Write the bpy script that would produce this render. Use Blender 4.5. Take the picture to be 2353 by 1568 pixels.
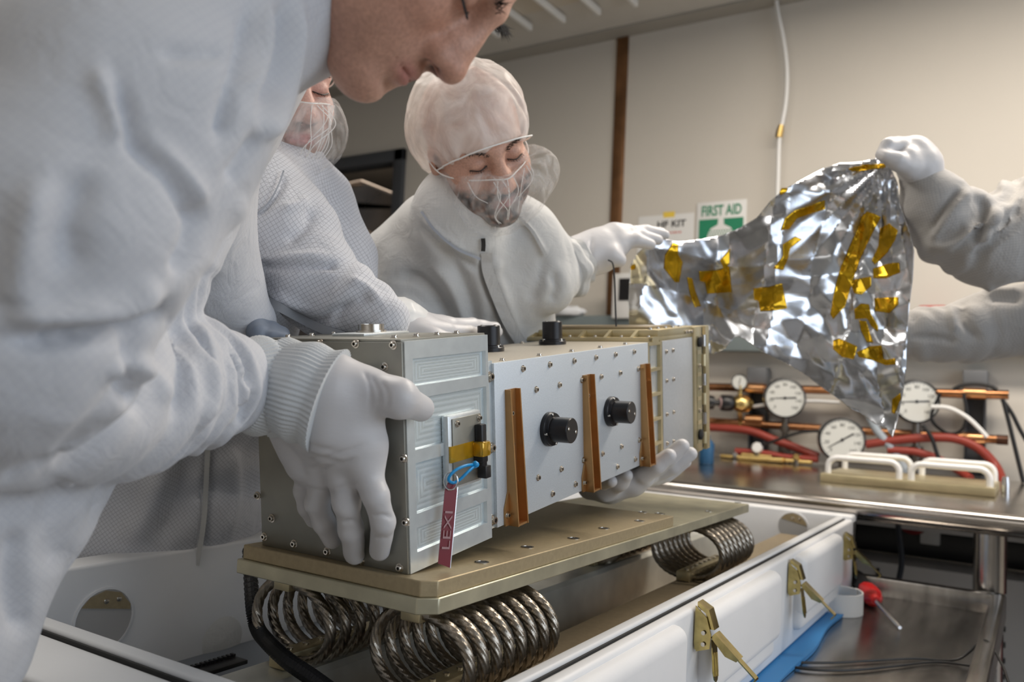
import bpy, bmesh, math, random
import numpy as np
from mathutils import Vector, Matrix

for o in list(bpy.data.objects):
    bpy.data.objects.remove(o, do_unlink=True)
scene = bpy.context.scene
COL = scene.collection

# ------------------------------------------------------------------ camera
IW, IH, FPX = 2353.0, 1568.0, 1920.0
CX, CY = IW / 2, IH / 2
_vx = np.array([2400 - CX, 952 - CY, FPX]); _vx /= np.linalg.norm(_vx)
_vy = np.array([-1750 - CX, 760 - CY, FPX]); _vy -= _vx * (_vy @ _vx); _vy /= np.linalg.norm(_vy)
_vz = np.cross(_vx, _vy)
RW = np.array([_vx, _vy, _vz])            # world = RW @ camera(x right, y down, z forward)
CAM = np.array([0.0, 0.0, 1.14])
cam_d = bpy.data.cameras.new('camera')
cam_d.sensor_width = 36.0
cam_d.lens = FPX / IW * 36.0
cam_d.clip_start = 0.02
cam_d.clip_end = 60
cam_d.dof.use_dof = True
cam_d.dof.focus_distance = 1.0
cam_d.dof.aperture_fstop = 5.0
cam_o = bpy.data.objects.new('camera', cam_d)
COL.objects.link(cam_o)
_r, _u, _b = RW @ np.array([1, 0, 0.]), RW @ np.array([0, -1, 0.]), RW @ np.array([0, 0, -1.])
cam_o.matrix_world = Matrix(((_r[0], _u[0], _b[0], CAM[0]), (_r[1], _u[1], _b[1], CAM[1]), (_r[2], _u[2], _b[2], CAM[2]), (0, 0, 0, 1)))
scene.camera = cam_o

# ------------------------------------------------------------------ light
world = bpy.data.worlds.new('room_air'); scene.world = world
world.use_nodes = True
world.node_tree.nodes['Background'].inputs[0].default_value = (0.80, 0.88, 1.0, 1)
world.node_tree.nodes['Background'].inputs[1].default_value = 0.25
scene.view_settings.view_transform = 'Standard'
scene.view_settings.look = 'None'
scene.view_settings.exposure = 0.14
scene.view_settings.gamma = 1.0
scene.view_settings.use_curve_mapping = False

def area(name, loc, target, sx, sy, power, col):
    l = bpy.data.lights.new(name, 'AREA'); l.shape = 'RECTANGLE'; l.size = sx; l.size_y = sy
    l.energy = power; l.color = col
    o = bpy.data.objects.new(name, l); COL.objects.link(o)
    o.location = loc
    o.rotation_euler = (Vector(target) - Vector(loc)).to_track_quat('-Z', 'Y').to_euler()
    return o
WARM, NEUT, COOL = (1.0, 0.90, 0.78), (1.0, 0.95, 0.88), (0.78, 0.88, 1.0)
# ceiling luminaires (rows of fluorescent panels) and the window wall behind the camera
area('ceiling_lamp_a', (2.3, -0.3, 2.80), (2.3, -0.3, 0), 0.4, 2.2, 56, WARM)
area('ceiling_lamp_b', (0.9, 1.5, 2.80), (0.9, 1.5, 0), 1.2, 0.6, 22, NEUT)
area('ceiling_lamp_c', (-0.9, 0.3, 2.80), (-0.9, 0.3, 0), 1.2, 1.2, 7, NEUT)
area('daylight_window', (0.9, -2.4, 1.7), (1.2, 0.8, 1.0), 3.0, 1.6, 34, COOL)

# ------------------------------------------------------------------ pixel helpers
def ray(x, y):
    return RW @ np.array([(x - CX) / FPX, (y - CY) / FPX, 1.0])
def at_d(x, y, d):
    return CAM + ray(x, y) * d
def at_x(x, y, X):
    r = ray(x, y); return CAM + r * ((X - CAM[0]) / r[0])
def at_y(x, y, Y):
    r = ray(x, y); return CAM + r * ((Y - CAM[1]) / r[1])
def at_z(x, y, Z):
    r = ray(x, y); return CAM + r * ((Z - CAM[2]) / r[2])
def project(P):
    c = (np.asarray(P) - CAM) @ RW
    return np.stack([CX + FPX * c[..., 0] / c[..., 2], CY + FPX * c[..., 1] / c[..., 2], c[..., 2]], -1)

# ------------------------------------------------------------------ materials
MATS = {}
def mat(name, col, rough=0.5, metal=0.0, var=0.0, scale=8.0, bump=0.0, bscale=60.0, stretch=None, **kw):
    if name in MATS: return MATS[name]
    m = bpy.data.materials.new(name); m.use_nodes = True
    nt = m.node_tree; b = nt.nodes['Principled BSDF']
    b.inputs['Base Color'].default_value = (*col, 1)
    b.inputs['Roughness'].default_value = rough
    b.inputs['Metallic'].default_value = metal
    for k, v in kw.items():
        b.inputs[k.replace('_', ' ')].default_value = v
    tc = nt.nodes.new('ShaderNodeTexCoord'); mp = nt.nodes.new('ShaderNodeMapping')
    nt.links.new(tc.outputs['Object'], mp.inputs['Vector'])
    if stretch: mp.inputs['Scale'].default_value = stretch
    if var > 0:
        n = nt.nodes.new('ShaderNodeTexNoise'); n.inputs['Scale'].default_value = scale; n.inputs['Detail'].default_value = 5
        r = nt.nodes.new('ShaderNodeValToRGB')
        lo = tuple(max(0, c * (1 - var)) for c in col); hi = tuple(min(1, c * (1 + var)) for c in col)
        r.color_ramp.elements[0].position = 0.3; r.color_ramp.elements[1].position = 0.7
        r.color_ramp.elements[0].color = (*lo, 1); r.color_ramp.elements[1].color = (*hi, 1)
        nt.links.new(mp.outputs[0], n.inputs['Vector']); nt.links.new(n.outputs['Fac'], r.inputs['Fac'])
        nt.links.new(r.outputs[0], b.inputs['Base Color'])
        mr = nt.nodes.new('ShaderNodeMapRange')
        mr.inputs['To Min'].default_value = max(0.02, rough * (1 - var * 0.6)); mr.inputs['To Max'].default_value = min(1, rough * (1 + var * 0.6))
        nt.links.new(n.outputs['Fac'], mr.inputs['Value']); nt.links.new(mr.outputs[0], b.inputs['Roughness'])
    if bump > 0:
        n2 = nt.nodes.new('ShaderNodeTexNoise'); n2.inputs['Scale'].default_value = bscale; n2.inputs['Detail'].default_value = 4
        bp = nt.nodes.new('ShaderNodeBump'); bp.inputs['Strength'].default_value = bump; bp.inputs['Distance'].default_value = 0.002
        nt.links.new(mp.outputs[0], n2.inputs['Vector']); nt.links.new(n2.outputs['Fac'], bp.inputs['Height'])
        nt.links.new(bp.outputs[0], b.inputs['Normal'])
    MATS[name] = m
    return m

# ------------------------------------------------------------------ mesh builder
def V(*a): return np.array(a, float)
def unit(v):
    v = np.asarray(v, float); return v / (np.linalg.norm(v) + 1e-12)
class MB:
    def __init__(s): s.v = []; s.f = []; s.n = 0
    def add(s, vs, fs):
        s.v.extend([tuple(map(float, p)) for p in vs]); s.f.extend([tuple(i + s.n for i in f) for f in fs]); s.n += len(vs); return s
    def box(s, x0, x1, y0, y1, z0, z1, bev=0.0, M=None, seg=2):
        if bev <= 0:
            vs = [(x, y, z) for x in (x0, x1) for y in (y0, y1) for z in (z0, z1)]
            fs = [(0, 1, 3, 2), (4, 6, 7, 5), (0, 4, 5, 1), (2, 3, 7, 6), (0, 2, 6, 4), (1, 5, 7, 3)]
        else:
            bm = bmesh.new(); bmesh.ops.create_cube(bm, size=1)
            for v in bm.verts:
                v.co = ((x0 + x1) / 2 + v.co.x * (x1 - x0), (y0 + y1) / 2 + v.co.y * (y1 - y0), (z0 + z1) / 2 + v.co.z * (z1 - z0))
            b = min(bev, 0.49 * min(abs(x1 - x0), abs(y1 - y0), abs(z1 - z0)))
            bmesh.ops.bevel(bm, geom=bm.edges[:], offset=b, segments=seg, profile=0.5, affect='EDGES')
            bm.verts.index_update()
            vs = [tuple(v.co) for v in bm.verts]; fs = [tuple(v.index for v in f.verts) for f in bm.faces]; bm.free()
        if M is not None: vs = [M @ Vector(p) for p in vs]
        return s.add(vs, fs)
    def tube(s, pts, r, n=12, closed=False, cap=True, lobes=0, twist=0.0, amp=0.12, flat=None):
        P = np.array(pts, float); m = len(P)
        R = np.full(m, r) if np.isscalar(r) else np.array(r, float)
        T = np.zeros_like(P)
        if closed:
            T = np.roll(P, -1, 0) - np.roll(P, 1, 0)
        else:
            T[1:-1] = P[2:] - P[:-2]; T[0] = P[1] - P[0]; T[-1] = P[-1] - P[-2]
        T /= np.linalg.norm(T, axis=1)[:, None] + 1e-12
        up = V(0, 0, 1) if abs(T[0][2]) < 0.9 else V(1, 0, 0)
        a = unit(np.cross(T[0], up)); vs = []; L = 0
        for i in range(m):
            a = unit(a - T[i] * (a @ T[i])); b = np.cross(T[i], a)
            if i: L += np.linalg.norm(P[i] - P[i - 1])
            for k in range(n):
                t = 2 * math.pi * k / n
                rr = R[i] * (1 + amp * math.cos(lobes * (t + twist * L))) if lobes else R[i]
                c, d = math.cos(t), math.sin(t)
                if flat: d *= flat
                vs.append(P[i] + rr * (c * a + d * b))
        fs = []
        for i in range(m if closed else m - 1):
            j = (i + 1) % m
            for k in range(n):
                fs.append((i * n + k, i * n + (k + 1) % n, j * n + (k + 1) % n, j * n + k))
        if cap and not closed:
            fs.append(tuple(range(n - 1, -1, -1))); fs.append(tuple((m - 1) * n + k for k in range(n)))
        return s.add(vs, fs)
    def cyl(s, a, b, r, r2=None, n=20):
        return s.tube([a, b], [r, r if r2 is None else r2], n)
    def lathe(s, o, ax, prof, n=24, ref=None):
        # prof: list of (radius, height along axis)
        o = np.asarray(o, float); ax = unit(ax)
        ref = np.asarray(ref, float) if ref is not None else (V(0, 0, 1) if abs(ax[2]) < 0.9 else V(1, 0, 0))
        a = unit(np.cross(ax, ref)); b = np.cross(ax, a); vs = []; fs = []
        for (r, h) in prof:
            for k in range(n):
                t = 2 * math.pi * k / n
                vs.append(o + ax * h + max(r, 1e-5) * (math.cos(t) * a + math.sin(t) * b))
        for i in range(len(prof) - 1):
            for k in range(n):
                fs.append((i * n + k, i * n + (k + 1) % n, (i + 1) * n + (k + 1) % n, (i + 1) * n + k))
        fs.append(tuple(range(n - 1, -1, -1))); fs.append(tuple((len(prof) - 1) * n + k for k in range(n)))
        return s.add(vs, fs)
    def prism(s, poly, off):
        # poly: list of 3D points (planar), extruded by vector off
        n = len(poly); P = [np.asarray(p, float) for p in poly]; o = np.asarray(off, float)
        vs = P + [p + o for p in P]
        fs = [tuple(range(n - 1, -1, -1)), tuple(range(n, 2 * n))] + [(i, (i + 1) % n, n + (i + 1) % n, n + i) for i in range(n)]
        return s.add(vs, fs)
    def build(s, name, m, parent=None, smooth=40, fix=True):
        me = bpy.data.meshes.new(name); me.from_pydata(s.v, [], s.f)
        if fix:
            bm = bmesh.new(); bm.from_mesh(me); bmesh.ops.recalc_face_normals(bm, faces=bm.faces[:]); bm.to_mesh(me); bm.free()
        if smooth:
            me.shade_smooth(); me.set_sharp_from_angle(angle=math.radians(smooth))
        me.materials.append(m)
        return link(name, me, parent)
def link(name, me, parent=None):
    o = bpy.data.objects.new(name, me); COL.objects.link(o)
    if parent is not None: o.parent = parent
    return o
def tag(o, label, cat, group=None):
    o['label'] = label; o['category'] = cat
    if group: o['group'] = group
    return o
def thing(name, label, cat, loc=(0, 0, 0), group=None):
    o = bpy.data.objects.new(name, None); COL.objects.link(o); o.location = loc; o.empty_display_size = 0.05
    return tag(o, label, cat, group)
def struct(o): o['kind'] = 'structure'; return o
def copies(src, parent, mats4):
    # shared-mesh copies of a part, each at a 4x4 local matrix
    out = []
    for M in mats4:
        c = src.copy(); COL.objects.link(c); c.parent = parent; c.matrix_local = M; out.append(c)
    return out
def frame(o, zaxis, xref=(1, 0, 0)):
    z = Vector(unit(zaxis)); x = Vector(xref); x = (x - z * x.dot(z))
    if x.length < 1e-4: x = Vector((0, 1, 0)) - z * z.y
    x.normalize(); y = z.cross(x)
    return Matrix(((x.x, y.x, z.x, o[0]), (x.y, y.y, z.y, o[1]), (x.z, y.z, z.z, o[2]), (0, 0, 0, 1)))
def spline(pts, n=8):
    P = np.array(pts, float); P = np.vstack([2 * P[0] - P[1], P, 2 * P[-1] - P[-2]]); out = []
    for i in range(1, len(P) - 2):
        for k in range(n):
            t = k / n; a, b, c, d = P[i - 1], P[i], P[i + 1], P[i + 2]
            out.append(0.5 * (2 * b + (c - a) * t + (2 * a - 5 * b + 4 * c - d) * t * t + (3 * b - a - 3 * c + d) * t ** 3))
    out.append(P[-2]); return np.array(out)
def text_mesh(body, size, name, m, parent, M, extrude=0.0004, align='CENTER', bold=0.0):
    cu = bpy.data.curves.new(name, 'FONT'); cu.body = body; cu.size = size; cu.align_x = align; cu.align_y = 'CENTER'; cu.extrude = extrude
    cu.resolution_u = 3; cu.offset = bold
    t = bpy.data.objects.new('tmp', cu); COL.objects.link(t)
    dg = bpy.context.evaluated_depsgraph_get()
    me = bpy.data.meshes.new_from_object(t.evaluated_get(dg)); bpy.data.objects.remove(t)
    me.name = name; me.materials.clear(); me.materials.append(m)
    o = link(name, me, parent); o.matrix_local = M
    return o

# shared materials
M_wall = mat('painted_wall', (0.60, 0.565, 0.51), 0.75, var=0.03, scale=1.5)
M_ceil = mat('ceiling_paint', (0.55, 0.53, 0.49), 0.8, var=0.03)
M_floor = mat('grey_floor', (0.22, 0.21, 0.2), 0.5, var=0.1)
M_steel = mat('stainless', (0.50, 0.48, 0.46), 0.22, 1.0, var=0.2, scale=6, bump=0.04, bscale=200)
M_chrome = mat('bright_steel', (0.72, 0.72, 0.74), 0.2, 1.0)
M_copper = mat('copper', (0.38, 0.18, 0.085), 0.3, 1.0, var=0.35, scale=10)
M_black = mat('black_plastic', (0.012, 0.012, 0.014), 0.35)
M_blackm = mat('black_anodized', (0.014, 0.014, 0.017), 0.32, 0.3)
M_rubber = mat('black_rubber', (0.009, 0.009, 0.010), 0.45)
M_white = mat('white_paint', (0.78, 0.78, 0.77), 0.4)
M_paper = mat('white_paper', (0.75, 0.75, 0.74), 0.7)
M_poly = mat('white_polyethylene', (0.74, 0.745, 0.76), 0.42, var=0.02, scale=12, bump=0.05, bscale=120)
M_alod = mat('gold_chromate', (0.60, 0.52, 0.33), 0.38, 0.85, var=0.12, scale=14, bump=0.05, bscale=250)
M_tan = mat('tan_bronze_plate', (0.42, 0.34, 0.21), 0.48, 0.5, var=0.07, scale=160, bump=0.08, bscale=420)
M_alum = mat('clear_chromate', (0.66, 0.69, 0.70), 0.42, 0.7, var=0.05, scale=300, bump=0.05, bscale=500)
M_olive = mat('shade_toned_chromate', (0.30, 0.295, 0.26), 0.40, 0.6, var=0.05, scale=40, bump=0.03, bscale=300)  # olive chromate, darkened to carry the shade on the side cover
M_panel = mat('bead_blasted_panel', (0.60, 0.65, 0.70), 0.5, 0.55, var=0.06, scale=500, bump=0.15, bscale=900)
M_screw = mat('screw_steel', (0.62, 0.58, 0.52), 0.22, 1.0)
M_dark = mat('dark_hole', (0.01, 0.01, 0.01), 0.7)
M_brnz = mat('amber_bracket', (0.50, 0.28, 0.115), 0.35, 0.75, var=0.12, scale=18)
M_red = mat('red_rubber_hose', (0.27, 0.035, 0.022), 0.45, var=0.1)
M_brass = mat('brass', (0.62, 0.45, 0.18), 0.3, 1.0)
M_dgrey = mat('dark_grey_paint', (0.06, 0.065, 0.075), 0.5)
M_zinc = mat('yellow_zinc', (0.46, 0.37, 0.15), 0.2, 1.0, var=0.35, scale=35)
M_clamp = mat('lamp_grey', (0.35, 0.36, 0.37), 0.5)
M_yellow = mat('yellow_tape', (0.80, 0.58, 0.08), 0.5)
M_blue = mat('blue_rubber_mat', (0.03, 0.22, 0.52), 0.5, var=0.05)
M_green = mat('safety_green', (0.01, 0.22, 0.11), 0.5)
# ================================================================== the room
XW = 3.55; ZC = 2.86
Y0r, Y1r, X0r = -2.5, 4.6, -2.2
def slab(name, m, x0, x1, y0, y1, z0, z1):
    return struct(MB().box(x0, x1, y0, y1, z0, z1).build(name, m, smooth=0))
slab('floor', M_floor, X0r, XW + 2.2, Y0r, Y1r, -0.05, 0.0)
slab('ceiling', M_ceil, X0r, XW + 2.2, Y0r, Y1r, ZC, ZC + 0.05)
wy0, wy1, wz0, wz1 = 3.03, 4.35, 1.0, 2.46          # window opening in the far wall
w = MB()
w.box(XW, XW + 0.1, Y0r, wy0, 0, ZC); w.box(XW, XW + 0.1, wy1, Y1r, 0, ZC)
w.box(XW, XW + 0.1, wy0, wy1, 0, wz0); w.box(XW, XW + 0.1, wy0, wy1, wz1, ZC)
struct(w.build('wall_back', M_wall, smooth=0))
slab('wall_left', M_wall, X0r, XW, Y1r, Y1r + 0.1, 0, ZC)
slab('wall_front', M_wall, X0r - 0.1, X0r, Y0r, Y1r, 0, ZC)
w = MB()                                             # wall with the daylight window, behind the camera
w.box(X0r, -0.8, Y0r - 0.1, Y0r, 0, ZC); w.box(2.6, XW, Y0r - 0.1, Y0r, 0, ZC)
w.box(-0.8, 2.6, Y0r - 0.1, Y0r, 0, 0.8); w.box(-0.8, 2.6, Y0r - 0.1, Y0r, 2.6, ZC)
struct(w.build('wall_right', M_wall, smooth=0))
# ceiling edge: soffit along the far wall and short white ribs
struct(MB().box(XW - 0.10, XW, Y0r, Y1r, ZC - 0.012, ZC, ).build('trim_1', mat('soffit_grey', (0.36, 0.34, 0.30), 0.7), smooth=0))
struct(MB().box(XW - 0.62, XW - 0.42, Y0r, Y1r, ZC - 0.01, ZC).build('trim_2', mat('soffit_pale', (0.55, 0.50, 0.42), 0.7), smooth=0))
struct(MB().box(XW - 0.80, XW - 0.66, Y0r, Y1r, ZC - 0.01, ZC).build('trim_3', mat('soffit_blue', (0.45, 0.48, 0.50), 0.6), smooth=0))
for i in range(10):
    y = 0.96 + i * 0.178
    rib = MB().box(2.30, 3.225, y, y + 0.02, ZC - 0.045, ZC - 0.012, 0.004)
    o = rib.build('ceiling_rib', M_white)
    tag(o, '%s thin white ceiling rib from the right, above far wall' % ('first', 'second', 'third', 'fourth', 'fifth', 'sixth', 'seventh', 'eighth', 'ninth', 'tenth')[i], 'ceiling rib', 'white ceiling ribs above the far wall')
duct = MB().box(0, 0.5, 1.95, 2.75, ZC - 0.10, ZC - 0.001, 0.01)
o = MB().box(2.45, 2.89, 1.86, 2.4, ZC - 0.06, ZC - 0.002, 0.01).build('ceiling_duct', mat('brown_duct', (0.16, 0.07, 0.03), 0.4, 0.4))
tag(o, 'dark brown duct panel fixed under the ceiling', 'duct')
# copper strip running down the wall
cs = MB(); cs.box(XW - 0.012, XW - 0.0005, 1.685, 1.745, 1.46, ZC - 0.013, 0.003)
tag(cs.build('copper_strip', mat('dark_copper_strip', (0.22, 0.11, 0.05), 0.35, 0.6, var=0.4, scale=6)), 'vertical copper strip on beige wall left of the green sign', 'metal strip')

# interior window with a dark frame, stainless hood behind
fr = MB(); d0, d1 = XW - 0.03, XW + 0.08
fr.box(d0, d1, wy0, wy0 + 0.07, wz0, wz1, 0.006); fr.box(d0, d1, wy1 - 0.07, wy1, wz0, wz1, 0.006)
fr.box(d0, d1, wy0, wy1, wz1 - 0.07, wz1, 0.006); fr.box(d0, d1, wy0, wy1, wz0, wz0 + 0.07, 0.006)
w1 = struct(fr.build('window_1', M_dgrey))
g = mat('window_glass', (0.9, 0.9, 0.9), 0.02, Transmission_Weight=1.0, IOR=1.1)
MB().box(XW + 0.03, XW + 0.036, wy0 + 0.07, wy1 - 0.07, wz0 + 0.07, wz1 - 0.07).build('pane', g, w1, smooth=0)
slab('ceiling_beyond', M_ceil, XW + 0.1, XW + 2.2, Y1r, Y1r + 1.5, ZC, ZC + 0.05)
slab('floor_beyond', M_floor, XW + 0.1, XW + 2.2, Y1r, Y1r + 1.5, -0.05, 0)
slab('wall_beyond', mat('beyond_wall', (0.42, 0.37, 0.31), 0.7), XW + 2.1, XW + 2.2, 1.6, Y1r + 1.5, 0, ZC)
slab('wall_beyond_side', MATS['beyond_wall'], XW + 0.1, XW + 2.1, Y1r + 1.4, Y1r + 1.5, 0, ZC)
slab('wall_beyond_near', MATS['beyond_wall'], XW + 0.1, XW + 2.1, 1.5, 1.6, 0, ZC)
area('ceiling_lamp_beyond', (XW + 0.9, 4.0, 2.8), (XW + 0.9, 4.0, 0), 0.5, 1.2, 9, WARM)
hood = thing('fume_hood', 'stainless steel hood with sloping top seen through dark framed window', 'fume hood', (XW + 1.0, 4.2, 0))
HO = np.array(hood.location)
def hx(x, y, X=4.35): return at_x(x, y, X) - HO
hs = mat('hood_steel', (0.16, 0.135, 0.115), 0.28, 0.9, var=0.3, scale=3)
ht = mat('hood_steel_warm', (0.36, 0.29, 0.23), 0.35, 0.8, var=0.2, scale=4)
MB().prism([hx(520, 480), hx(830, 416), hx(990, 480), hx(990, 590), hx(715, 484), hx(520, 420 + 20)], (0.5, 0, 0)).build('canopy', hs, hood, smooth=0)
MB().prism([hx(520, 415), hx(715, 484, 4.33), hx(990, 588, 4.33), hx(990, 625, 4.33), hx(760, 530, 4.33), hx(520, 470, 4.33)], (0.4, 0, 0)).build('canopy_skirt', ht, hood, smooth=0)
MB().prism([hx(520, 470), hx(770, 528), hx(990, 602), hx(990, 602) * V(1, 1, 0), hx(520, 470) * V(1, 1, 0)], (0.45, 0, 0)).build('hood_body', mat('hood_brown', (0.14, 0.105, 0.08), 0.5, 0.3), hood, smooth=0)
for a, b_ in (((520, 482), (830, 417)), ((830, 417), (990, 482)), ((560, 425), (990, 590)), ((770, 530), (990, 604))):  # lowest bar is the highlight on the skirt edge, built as a pale tube
    MB().tube([hx(*a, 4.32), hx(*b_, 4.32)], 0.012, 8).build('edge_and_highlight_rail', mat('rail_tan', (0.42, 0.34, 0.28), 0.4, 0.6), hood)
# ------------------------------------------------------------------ wall shelf, signs, hose
zs = 1.50
sh = MB(); sh.box(XW - 0.10, XW - 0.001, -0.6, 2.75, zs - 0.155, zs, 0.004)
tag(sh.build('wall_shelf', mat('shelf_green_grey', (0.20, 0.24, 0.25), 0.45)), 'grey green shelf running along the beige wall behind the foil', 'shelf')
def wall_M(px, py, X, ext=0.0):
    p = at_x(px, py, X)
    # plane on the far wall: local x -> world -Y (rightwards), local y -> up, local z -> towards the room
    return Matrix(((0, 0, -1, p[0] - ext), (-1, 0, 0, p[1]), (0, 1, 0, p[2]), (0, 0, 0, 1)))
sg = thing('first_aid_sign', 'green and white first aid sign with shower symbol on wall', 'sign')
sg.matrix_world = wall_M(1656, 545, XW - 0.003)
def mloc(x, y, z): return Matrix.Translation((x, y, z))
MB().box(-0.112, 0.112, -0.16, 0.16, 0, 0.003, 0.0012).build('sign_plate', M_paper, sg)
MB().box(-0.100, 0.100, -0.15, 0.082, 0.003, 0.0036).build('green_field', M_green, sg, smooth=0)
t = text_mesh('FIRST AID', 0.064, 'lettering', M_green, sg, mloc(0, 0.117, 0.0034), bold=0.0016); t.scale = (0.66, 1.0, 1)
# white shower rose symbol
sy = MB()
def disc2(pts, z0, h): return [V(x, y, z0) for x, y in pts], (0, 0, h)
sy.prism(*disc2([(-0.012, 0.082), (0.012, 0.082), (0.014, 0.055), (0.045, 0.040), (0.058, 0.015), (0.066, -0.035), (-0.066, -0.035), (-0.058, 0.015), (-0.045, 0.040), (-0.014, 0.055)], 0.0036, 0.0006))
sy.build('shower_symbol', M_paper, sg, smooth=0)
dots = MB()
for j in range(5):
    for i in range(9 + j % 2):
        x = (i - (8 + j % 2) / 2) * 0.0115
        y = 0.028 - j * 0.013
        if abs(x) < 0.056: dots.box(x - 0.0032, x + 0.0032, y - 0.0032, y + 0.0032, 0.0042, 0.0047)
dots.build('shower_dots', M_green, sg, smooth=0)
sy = MB(); sy.lathe((0, -0.075, 0.0036), (0, 0, 1), [(0.032, 0), (0.032, 0.0006)], 20)
sy.prism(*disc2([(-0.05, -0.15), (0.05, -0.15), (0.04, -0.105), (-0.04, -0.105)], 0.0036, 0.0006)); sy.build('figure_symbol', M_paper, sg, smooth=0)
kp = thing('kit_notice', 'white paper notice taped to wall, left of the green sign', 'notice')
kp.matrix_world = wall_M(1532, 546, XW - 0.002)
MB().box(-0.142, 0.128, -0.10, 0.105, 0, 0.0008).build('paper_sheet', M_paper, kp, smooth=0)
t = text_mesh('HF KIT', 0.052, 'lettering', M_black, kp, mloc(0.02, 0.06, 0.0012), bold=0.0014); t.scale = (0.9, 0.8, 1)
red = mat('red_print', (0.55, 0.12, 0.10), 0.6)
dash = MB(); _x = -0.055
for _w in (9, 6, 11, 5, 8, 10, 7, 12, 6, 9): dash.box(_x, _x + _w * 0.001, 0.017, 0.025, 0.0008, 0.0012); _x += _w * 0.001 + 0.0045
dash.build('small_print', red, kp, smooth=0)
MB().box(-0.02, 0.035, 0.092, 0.118, 0.0008, 0.0013).build('tape', M_yellow, kp, smooth=0)
dv = thing('wall_monitor', 'small white device with black screen standing on the wall shelf', 'device')
dv.matrix_world = wall_M(1440, 685, XW - 0.10)
MB().box(-0.06, 0.10, -0.095, 0.11, 0, 0.03, 0.006).build('housing', M_white, dv)
MB().box(-0.025, 0.09, -0.015, 0.085, 0.03, 0.033).build('screen', M_black, dv, smooth=0)
# white hose down the wall with brass joint
hp = [at_x(x, y, XW - 0.05) for x, y in ((1778, -60), (1786, 20), (1800, 90), (1808, 160), (1806, 230), (1796, 290), (1790, 330), (1788, 400), (1786, 470), (1786, 620))]
ho = thing('air_hose', 'thin white hose hanging down the beige wall with brass joint', 'hose')
MB().tube(spline(hp, 8), 0.0085, 10).build('tube', M_white, ho)
a, b = at_x(1795, 288, XW - 0.05), at_x(1789, 316, XW - 0.05)
MB().tube([a, a + (b - a) * .3, a + (b - a) * .31, b], [0.013, 0.013, 0.016, 0.016], 8).build('brass_joint', M_brass, ho)
# things on the shelf
def bag(name, label, px, py, X, sx, sy_, sz, m, seed):
    rng = np.random.default_rng(seed); c = at_x(px, py, X); bm = bmesh.new(); bmesh.ops.create_icosphere(bm, subdivisions=3, radius=1)
    for v in bm.verts:
        n = v.co.copy(); k = 1 + 0.16 * math.sin(7 * n.x + seed) * math.sin(6 * n.y + 2) + 0.08 * math.sin(13 * n.z + 5 * n.x)
        v.co = (c[0] + n.x * sx * k, c[1] + n.y * sy_ * k, max(zs + 0.0005, zs + sz * 0.8 + n.z * sz * k))
    me = bpy.data.meshes.new(name); bm.to_mesh(me); bm.free(); me.shade_smooth(); me.materials.append(m)
    o = link(name, me); return tag(o, label, 'bag')
bag('plastic_bag', 'crumpled white plastic bag on shelf behind bearded person', 1300, 740, XW - 0.09, 0.05, 0.10, 0.026, mat('bag_white', (0.75, 0.77, 0.8), 0.25), 1)
p = at_x(1282, 728, XW - 0.1); MB().box(XW - 0.13, XW - 0.06, p[1] - 0.03, p[1] + 0.02, zs + 0.06, zs + 0.075, 0.004)
p = at_x(2135, 700, XW - 0.09)
o = MB().box(XW - 0.14, XW - 0.04, p[1] - 0.06, p[1] + 0.03, zs + 0.0005, zs + 0.022, 0.006).build('red_packet', mat('red_packet', (0.45, 0.05, 0.04), 0.5))
tag(o, 'flat red packet lying on shelf right of the foil', 'packet')

# ------------------------------------------------------------------ steel table along the wall
TX0, TX1, TZ = 2.30, 3.46, 0.90
tb = thing('steel_table', 'stainless steel table with rounded front edge along the wall', 'table', (2.9, 0.8, 0))
ty0, ty1 = -0.9, 2.6
def rel(p, o): return np.asarray(p, float) - np.array(o.location)
top = MB(); prof = []
for k in range(13):
    t = math.pi / 2 + math.pi * k / 12
    prof.append((TX0 + 0.024 + 0.024 * math.cos(t), TZ - 0.024 + 0.024 * math.sin(t)))
prof = [(TX1, TZ)] + prof + [(TX0 + 0.03, TZ - 0.055), (TX0 + 0.08, TZ - 0.055), (TX0 + 0.08, TZ - 0.03), (TX1, TZ - 0.03)]
top.prism([rel((x, ty0, z), tb) for x, z in prof], (0, ty1 - ty0, 0)).build('table_top', mat('table_steel', (0.42, 0.39, 0.36), 0.2, 1.0, var=0.25, scale=4, bump=0.02, bscale=150), tb)
for (lx, px) in ((2.40, 2275), (3.36, 2322)):
    py = 1250
    q = at_x(px, py, lx); y = q[1]
    rr = 0.034 if lx < 3 else 0.026
    lg = MB(); lg.cyl(rel((lx, y, 0.0), tb), rel((lx, y, TZ - 0.031), tb), rr * 0.92, n=20); lgo = lg.build('leg', M_chrome, tb)
    MB().cyl(rel((lx, y, TZ - 0.20), tb), rel((lx, y, TZ - 0.032), tb), rr * 1.08, n=20).build('collar', M_steel, lgo)
for y in (2.45,):
    for lx in (2.40, 3.36):
        MB().cyl(rel((lx, y, 0.0), tb), rel((lx, y, TZ - 0.031), tb), 0.031, n=16).build('leg', M_chrome, tb)

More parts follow.
